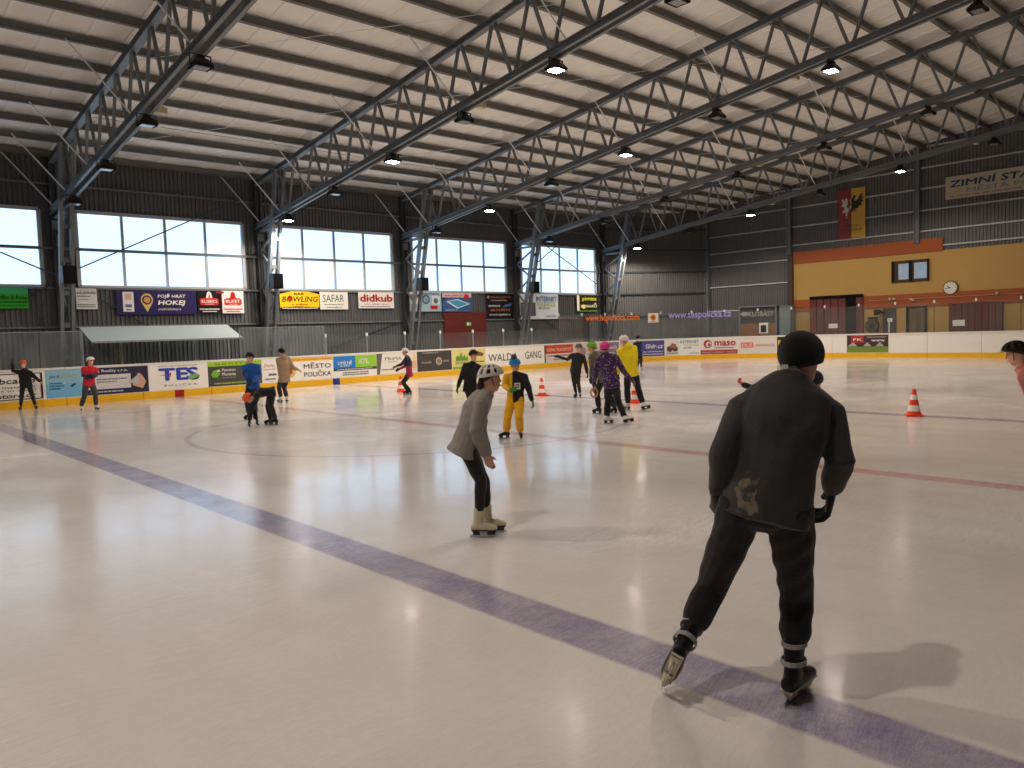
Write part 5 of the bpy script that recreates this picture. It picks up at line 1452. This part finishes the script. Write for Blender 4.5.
man = person('man in dark grey fleece jacket and black knit hat, leaning forward on black skates', (797, 701), 1.86, 6,
    dict(pel=(766, 508, 0.0), neck=(793, 376, 0.14), head=(801, 357.5, 0.2), sha=(744, 407, 0.10), shb=(826, 412, 0.16),
         ela=(724, 455, -0.02), wra=(717, 488, 0.06), haa=(715, 515, 0.1), elb=(840, 461, 0.06), wrb=(832, 489, 0.2), hab=(828, 512, 0.24),
         kna=(711, 588, 0.1), ana=(680, 651, -0.12), knb=(797, 598, 0.13), anb=(793, 668, 0.0)),
    MANJ, FBT, LB, None, GB, head_phi=30, head_pitch=10, vox=0.009, bulk=1.16, hem=0.055, leg_r=1.05, arm_r=1.12, near=True, face=True, straps=mat('strap_grey', (150, 150, 152), 0.6, noise=0.1),
    lifted=('a',), foot_dirs={'a': (-0.30, 0.55, -0.72), 'b': (0.42, 0.90, 0.0)}, hips=1.12, hat=fabric('knit_black', (12, 12, 13), bscale=120, bump=0.6), blade_holder=mat('holder_cream', (196, 186, 160), 0.45, noise=0.06), seed=2, cuff=0.15, gcurl=0.7)
mb = MB(); c_ = man['neck'] - man['Ft'] * 0.075 + Vector((0, 0, 0.035)); mb.box(c_ + Vector((-0.03, -0.02, 0)), (0.03, 0.012, 0.02)); mb.build('label_tag', WHITEC, man['root'])

# girl in the grey sweater
girl = person('girl in grey sweater and white vented helmet, gliding on cream figure skates', (480, 536), 1.58, 88,
    dict(pel=(465.5, 444, 0.0), neck=(486, 393, 0.0), head=(491.0, 378.5, 0.0), sha=(481.5, 401, 0.14), shb=(481.5, 402, -0.14),
         ela=(480, 431, 0.16), wra=(488, 455, 0.16), elb=(476.5, 431, -0.18), wrb=(486, 455, -0.14), hab=(490, 468, -0.12), haa=(492, 468, 0.16),
         kna=(483.5, 480, 0.07), ana=(487, 512, 0.1), knb=(481, 481, -0.06), anb=(478, 518, -0.04)),
    fabric('grey_sweater', (138, 132, 128)), FBT, CREAM, ('vent', shiny('white', (205, 200, 194))), None, hair=(58, 36, 28), head_phi=85, vox=0.009, bulk=1.05, hem=0.1, leg_r=0.8, arm_r=1.15, near=True, hx=1.18, hips=0.92,
    foot_dirs={'a': (0.96, -0.1, 0), 'b': (0.98, -0.15, 0)}, headk=0.95, seed=3, cuff=0.14)
mb = MB(); q_ = girl
mb.tube([q_['hb'] + q_['HU'] * (.45 * q_['hh']) - q_['HF'] * (.42 * q_['hh']), q_['hb'] + q_['HU'] * (.2 * q_['hh']) - q_['HF'] * (.5 * q_['hh']), q_['hb'] - q_['HU'] * (.1 * q_['hh']) - q_['HF'] * (.44 * q_['hh'])], [0.03, 0.035, 0.02], q_['HR'], 8)
mb.build('ponytail', mat('hair_58', (58, 36, 28)), girl['root'], True)

# child in yellow trousers with two-tone jacket
def ykid(nt, tc, sp):
    return mixc(nt, step(nt, sp.outputs[0], 0.02, 0.01), (222, 168, 36), (30, 30, 32))
k9 = person('child in yellow trousers, yellow and black jacket and bright blue helmet', (513, 439), 1.36, 188,
    dict(pel=(515.5, 400), neck=(515.5, 373.5), head=(515, 365, -0.02), ela=(504.5, 386, -0.05), wra=(508.5, 390, -0.24), haa=(514, 389, -0.26), elb=(528.5, 388), wrb=(532, 400, -0.05), hab=(534, 407, -0.06), ana=(506.5, 431, 0.05), anb=(520.5, 434, -0.05)),
    split_mat('yellow_black', ykid), fabric('yellow_trousers', (224, 164, 28)), LB, ('plain', shiny('blue', (30, 128, 190))), fabric('green_glove', (70, 140, 60)), head_phi=205, head_pitch=18, hips=1.08, leg_r=1.3, arm_r=1.2, hem=0.03, bulk=1.08,
    foot_dirs={'a': (-0.9, -0.35, 0), 'b': (0.1, -1, 0)}, seed=4)
q_ = k9; mb = MB()
mb.tube([q_['hb'] + q_['HU'] * (1.08 * q_['hh']), q_['hb'] + q_['HU'] * (1.25 * q_['hh']), q_['hb'] + q_['HU'] * (1.42 * q_['hh'])], [0.035, 0.05, 0.045], q_['HR'], 10); mb.build('helmet_tuft', mat('tuft', (70, 78, 88), 0.8, noise=0.3, scale=50), k9['root'], True)
mb = MB(); c_ = q_['pel'] + q_['T'] * 0.25 + q_['Ft'] * 0.135 + Vector((0.05, 0, 0))
for dx, dz, w_, h_ in ((-0.04, 0.0, 0.02, 0.11), (0.04, 0.0, 0.02, 0.11), (0, 0.045, 0.08, 0.02), (0, -0.045, 0.08, 0.02), (0.0, 0.0, 0.03, 0.03)):
    mb.box(c_ + Vector((dx, 0, dz)), (w_, 0.012, h_))
mb.build('chest_emblem', WHITEC, k9['root'])

person('skater in plain black jacket and black helmet, legs hidden behind the grey sweater girl', (470, 416.5), 1.42, 150,
    dict(pel=(470, 388), neck=(472, 363.5), head=(473.5, 355.5), ela=(461, 378), wra=(458, 387, -0.05), elb=(481, 378), wrb=(480, 387, -0.1), ana=(466, 412), anb=(475, 411)),
    FB, FBT, LB, ('plain', HB), GB, hem=0.1, seed=5, head_phi=140)

person('skater in tight black suit with one arm stretched out sideways, beside the lone cone', (578.5, 398), 1.36, 190,
    dict(pel=(575.5, 371), neck=(578, 354), head=(578.8, 348.3), ela=(567.5, 359.5), wra=(559.5, 357.2), elb=(585.8, 365), wrb=(587.2, 373), ana=(576, 393), anb=(580, 394)),
    fabric('black_zip', (30, 31, 34)), FBT, LB, ('plain', shiny('dark', (70, 66, 66))), GB, hem=0.05, leg_r=0.85, seed=6)

person('skater in olive jacket and lime green helmet, half hidden behind the purple jacket', (603, 414), 1.46, -55,
    dict(pel=(604, 378, 0.0), neck=(594.5, 353), head=(591.5, 347.5), ela=(592, 366), wra=(591, 377, -0.1), elb=(603, 366), wrb=(601, 378, -0.05), ana=(599, 409.5), anb=(615, 409.5)),
    fabric('olive', (92, 88, 74)), FBT, LB, ('plain', shiny('lime', (110, 160, 50))), GB, hem=0.08, seed=7)

def purp(nt, tc, sp):
    v = nt.nodes.new('ShaderNodeTexVoronoi'); v.inputs['Scale'].default_value = 22; nt.links.new(tc.outputs['Object'], v.inputs['Vector'])
    return mixc(nt, step(nt, v.outputs['Distance'], 0.22, 0.06), (176, 160, 190), (62, 38, 78))
k12 = person('skater in speckled purple jacket and pink helmet, seen from behind', (607, 424), 1.47, 22,
    dict(pel=(611.5, 383), neck=(606.5, 355.5), head=(605, 348.5), ela=(595.5, 372), wra=(594, 386), elb=(623.5, 371), wrb=(631.5, 380, 0.05), ana=(606.5, 418), anb=(625, 418.5, -0.1), kna=(608, 401, 0.15), knb=(618, 401, 0.15)),
    split_mat('purple_specks', purp), FBT, LW, ('plain', shiny('pink', (214, 60, 140))), fabric('brown_glove', (110, 84, 84)), hem=0.1, arm_r=1.15, leg_r=1.15, foot_dirs={'a': (0.8, 0.5, 0), 'b': (0.9, 0.35, 0.12)}, hood=True, seed=8)
# the ring in the purple skater's hand
rg = k12['root'].matrix_basis @ (k12['wr']['a'] + Vector((0.0, -0.02, -0.13)))
mb = MB(); vs = []; fs = []
for i in range(20):
    a_ = 2 * math.pi * i / 20
    for j in range(8):
        b_ = 2 * math.pi * j / 8; rr = 0.085 + 0.018 * math.cos(b_)
        vs.append((rr * math.cos(a_) * 0.8, 0.018 * math.sin(b_), rr * math.sin(a_)))
for i in range(20):
    for j in range(8):
        fs.append((i * 8 + j, ((i + 1) % 20) * 8 + j, ((i + 1) % 20) * 8 + (j + 1) % 8, i * 8 + (j + 1) % 8))
mb.add(vs, fs); ro = mb.build('toss_ring', mat('ring_tan', (196, 140, 70), 0.5, noise=0.1), None, True, rg); ro.rotation_euler = k12['root'].rotation_euler
tag(ro, 'tan throwing ring held by the purple jacket skater', 'ring')

person('skater in bright yellow jacket and white helmet, seen from behind', (628.5, 410), 1.55, -25,
    dict(pel=(631, 372), neck=(626.5, 347), head=(624, 341), ela=(619.5, 362), wra=(618.5, 373, 0.1), elb=(635.5, 360), wrb=(634, 371, 0.15), ana=(628, 405.5), anb=(643, 405), knb=(638, 388, 0.1)),
    fabric('yellow_jacket', (232, 206, 24)), FBT, LW, ('plain', shiny('offwhite', (214, 196, 190))), GB, hem=0.1, arm_r=1.2, bulk=1.1, leg_r=1.15, hood=True, foot_dirs={'b': (0.8, 0.45, 0.1)}, seed=9, hair=(150, 110, 84))

person('skater in dark navy and blue jacket by the violet blue advert', (640, 367.5), 1.42, 10,
    dict(pel=(638.6, 353.5), neck=(637.8, 342), head=(637.8, 338.3), ela=(633.5, 348), wra=(632.8, 353), elb=(643, 346.5), wrb=(646, 350), ana=(638, 364.5), anb=(641, 364.5)),
    split_mat('navy_blue', lambda nt, tc, sp: mixc(nt, step(nt, sp.outputs[0], 0.1, 0.03), (30, 34, 52), (40, 70, 150))), FBT, LB, ('plain', HB), GB, seed=10)

# child in navy and magenta jacket
k6 = person('child in navy and magenta jacket and white helmet, arms reaching forward', (409, 394.5), 1.36, -80,
    dict(pel=(409.3, 374), neck=(407, 356.5), head=(405, 352), ela=(402, 364, 0.1), wra=(396.5, 366, 0.1), elb=(404.5, 366.5, -0.12), wrb=(399.5, 369, -0.12), ana=(407.5, 390.5), anb=(410, 391)),
    split_mat('navy_magenta', lambda nt, tc, sp: mixc(nt, step(nt, sp.outputs[2], 0.90, 0.02), (150, 34, 74), (34, 34, 52))), FBT, LB, ('vent', shiny('white', (205, 200, 194))), GB, leg_r=0.9, arm_r=1.1, seed=11)

# beige jacket
person('skater in beige hooded jacket and black helmet, facing the town advert', (284, 402.5), 1.48, -28,
    dict(pel=(284.5, 377), neck=(283, 357.5), head=(281.5, 352.5), ela=(279.2, 367), wra=(280, 376.5, -0.05), elb=(293, 367.5), wrb=(297.5, 369.5, 0.05), ana=(281, 398.5), anb=(287, 398)),
    fabric('beige_jacket', (150, 126, 102)), fabric('brown_trousers', (48, 42, 42)), LW, ('plain', HB), fabric('beige_glove', (170, 140, 120)), hem=0.17, arm_r=1.2, bulk=1.08, hood=True, seed=12)

# blue jacket
person('skater in bright blue jacket and black helmet, standing behind the bent over skater', (251, 419.5), 1.5, 212,
    dict(pel=(253, 385), neck=(250.8, 364.5), head=(250, 358), ela=(246.5, 378), wra=(244, 373.5, -0.25), elb=(259.5, 375), wrb=(252, 382, -0.25), ana=(249, 414.5), anb=(256, 414)),
    fabric('blue_jacket', (30, 78, 150)), fabric('navy_trousers', (30, 34, 48)), LB, ('plain', HB), GB, arm_r=1.25, bulk=1.05, seed=13)

# bent over skater
person('skater in black bent double with orange helmet, hands reaching down to the ice', (273, 425), 1.40, -90,
    dict(pel=(271.5, 392, 0.0), neck=(255.5, 394.5, 0.0), head=(249, 398.5, 0.0), ela=(253, 408, 0.12), wra=(256.5, 419, 0.1), haa=(257, 425, 0.1), elb=(251, 410, -0.14), wrb=(249.5, 420, -0.12), hab=(248, 427, -0.12), ana=(271, 419.5, 0.08), anb=(275.5, 420.5, -0.08), kna=(268, 406, 0.08), knb=(271, 407, -0.1)),
    FB, FBT, LB, ('plain', shiny('orange', (224, 76, 40))), GB, head_pitch=70, hem=0.09, seed=14)

# red and navy jacket at the boards
person('skater in red jacket with navy band and white helmet, beside the light blue advert', (88, 410.5), 1.44, 165,
    dict(pel=(89, 384), neck=(90, 367), head=(90.5, 361), ela=(83.5, 375.5), wra=(87.5, 376, -0.2), elb=(96, 375.5), wrb=(92.5, 375, -0.22), ana=(80.8, 406), anb=(96, 405)),
    split_mat('red_navy', lambda nt, tc, sp: mixc(nt, step(nt, sp.outputs[2], 1.06, 0.008), mixc(nt, step(nt, sp.outputs[2], 0.92, 0.008), (178, 40, 58), (38, 36, 70)), (186, 36, 50))), FDG, LW, ('plain', shiny('white2', (216, 212, 206))), GB, arm_r=1.2, leg_r=1.15, hem=0.08, seed=15, head_phi=150)

# black outfit waving at the boards
person('skater in black with orange helmet, one arm raised, at the framed white advert', None, 1.42, 182,
    dict(pel=(26, 385), neck=(24, 369.5), head=(23, 364), sha=(20, 372), shb=(29.5, 372), ela=(13.2, 371), wra=(12, 363.5), haa=(11.5, 358), elb=(35, 377.5), wrb=(40, 381.5), ana=(20.5, 405), anb=(35.5, 404.5)),
    FB, FBT, LB, ('plain', shiny('orange2', (206, 84, 62))), {'a': GB, 'b': None}, leg_r=0.9, hem=0.07, seed=16, base_g=(5.06, 26.85, 0))

# child hidden in front of the man
person('child in dark hood with orange mittens, almost hidden behind the man in grey fleece', (798, 468), 1.24, 20,
    dict(pel=(797, 425), neck=(805, 394), head=(815, 380), ela=(766, 393), wra=(743, 384.5), haa=(736, 379), elb=(818, 405), wrb=(822, 420), ana=(788, 462), anb=(806, 462)),
    fabric('charcoal_knit', (40, 38, 38)), FBT, LB, None, fabric('orange_mitten', (214, 70, 48)), headk=1.2, hat=fabric('knit_dark', (38, 36, 34), bscale=120, bump=0.6), seed=17, gcurl=1.5)

# skater at the right edge
k17 = person('skater leaning far forward in pink top and black vented helmet with yellow peak', None, 1.62, -82,
    dict(pel=(1064, 402), neck=(1023, 370), head=(1015.5, 353.5), ela=(1033, 400, 0.15), wra=(1040, 424, 0.15), elb=(1042, 402, -0.2), wrb=(1058, 424, -0.15), ana=(1062, 482, 0.08), anb=(1082, 482, -0.08)),
    fabric('pink_top', (190, 116, 104)), FBT, LB, ('vent', shiny('black_gloss', (26, 24, 22))), None, head_phi=-82, head_pitch=14, vox=0.009, near=True, seed=18, bulk=1.2, base_g=onZ(1072, 488))

q_ = k17; hh_ = q_['hh']; mb = MB(); vs = []; fs = []
for i in range(9):
    a_ = math.radians(-55 + 110 * i / 8)
    for r_, dz in ((0.60, 0.0), (0.86, -0.04)):
        for th_ in (0.012, -0.012):
            vs.append(q_['hb'] + q_['HU'] * ((0.76 + dz + th_) * hh_) + q_['HF'] * (r_ * math.cos(a_) * hh_) + q_['HR'] * (r_ * 0.82 * math.sin(a_) * hh_))
for i in range(8):
    o_ = i * 4
    fs += [(o_, o_ + 4, o_ + 6, o_ + 2), (o_ + 1, o_ + 3, o_ + 7, o_ + 5), (o_ + 2, o_ + 6, o_ + 7, o_ + 3), (o_, o_ + 1, o_ + 5, o_ + 4)]
fs += [(0, 2, 3, 1), (32, 33, 35, 34)]
mb.add(vs, fs); mb.build('helmet_peak', shiny('yellow', (190, 160, 40)), k17['root'])
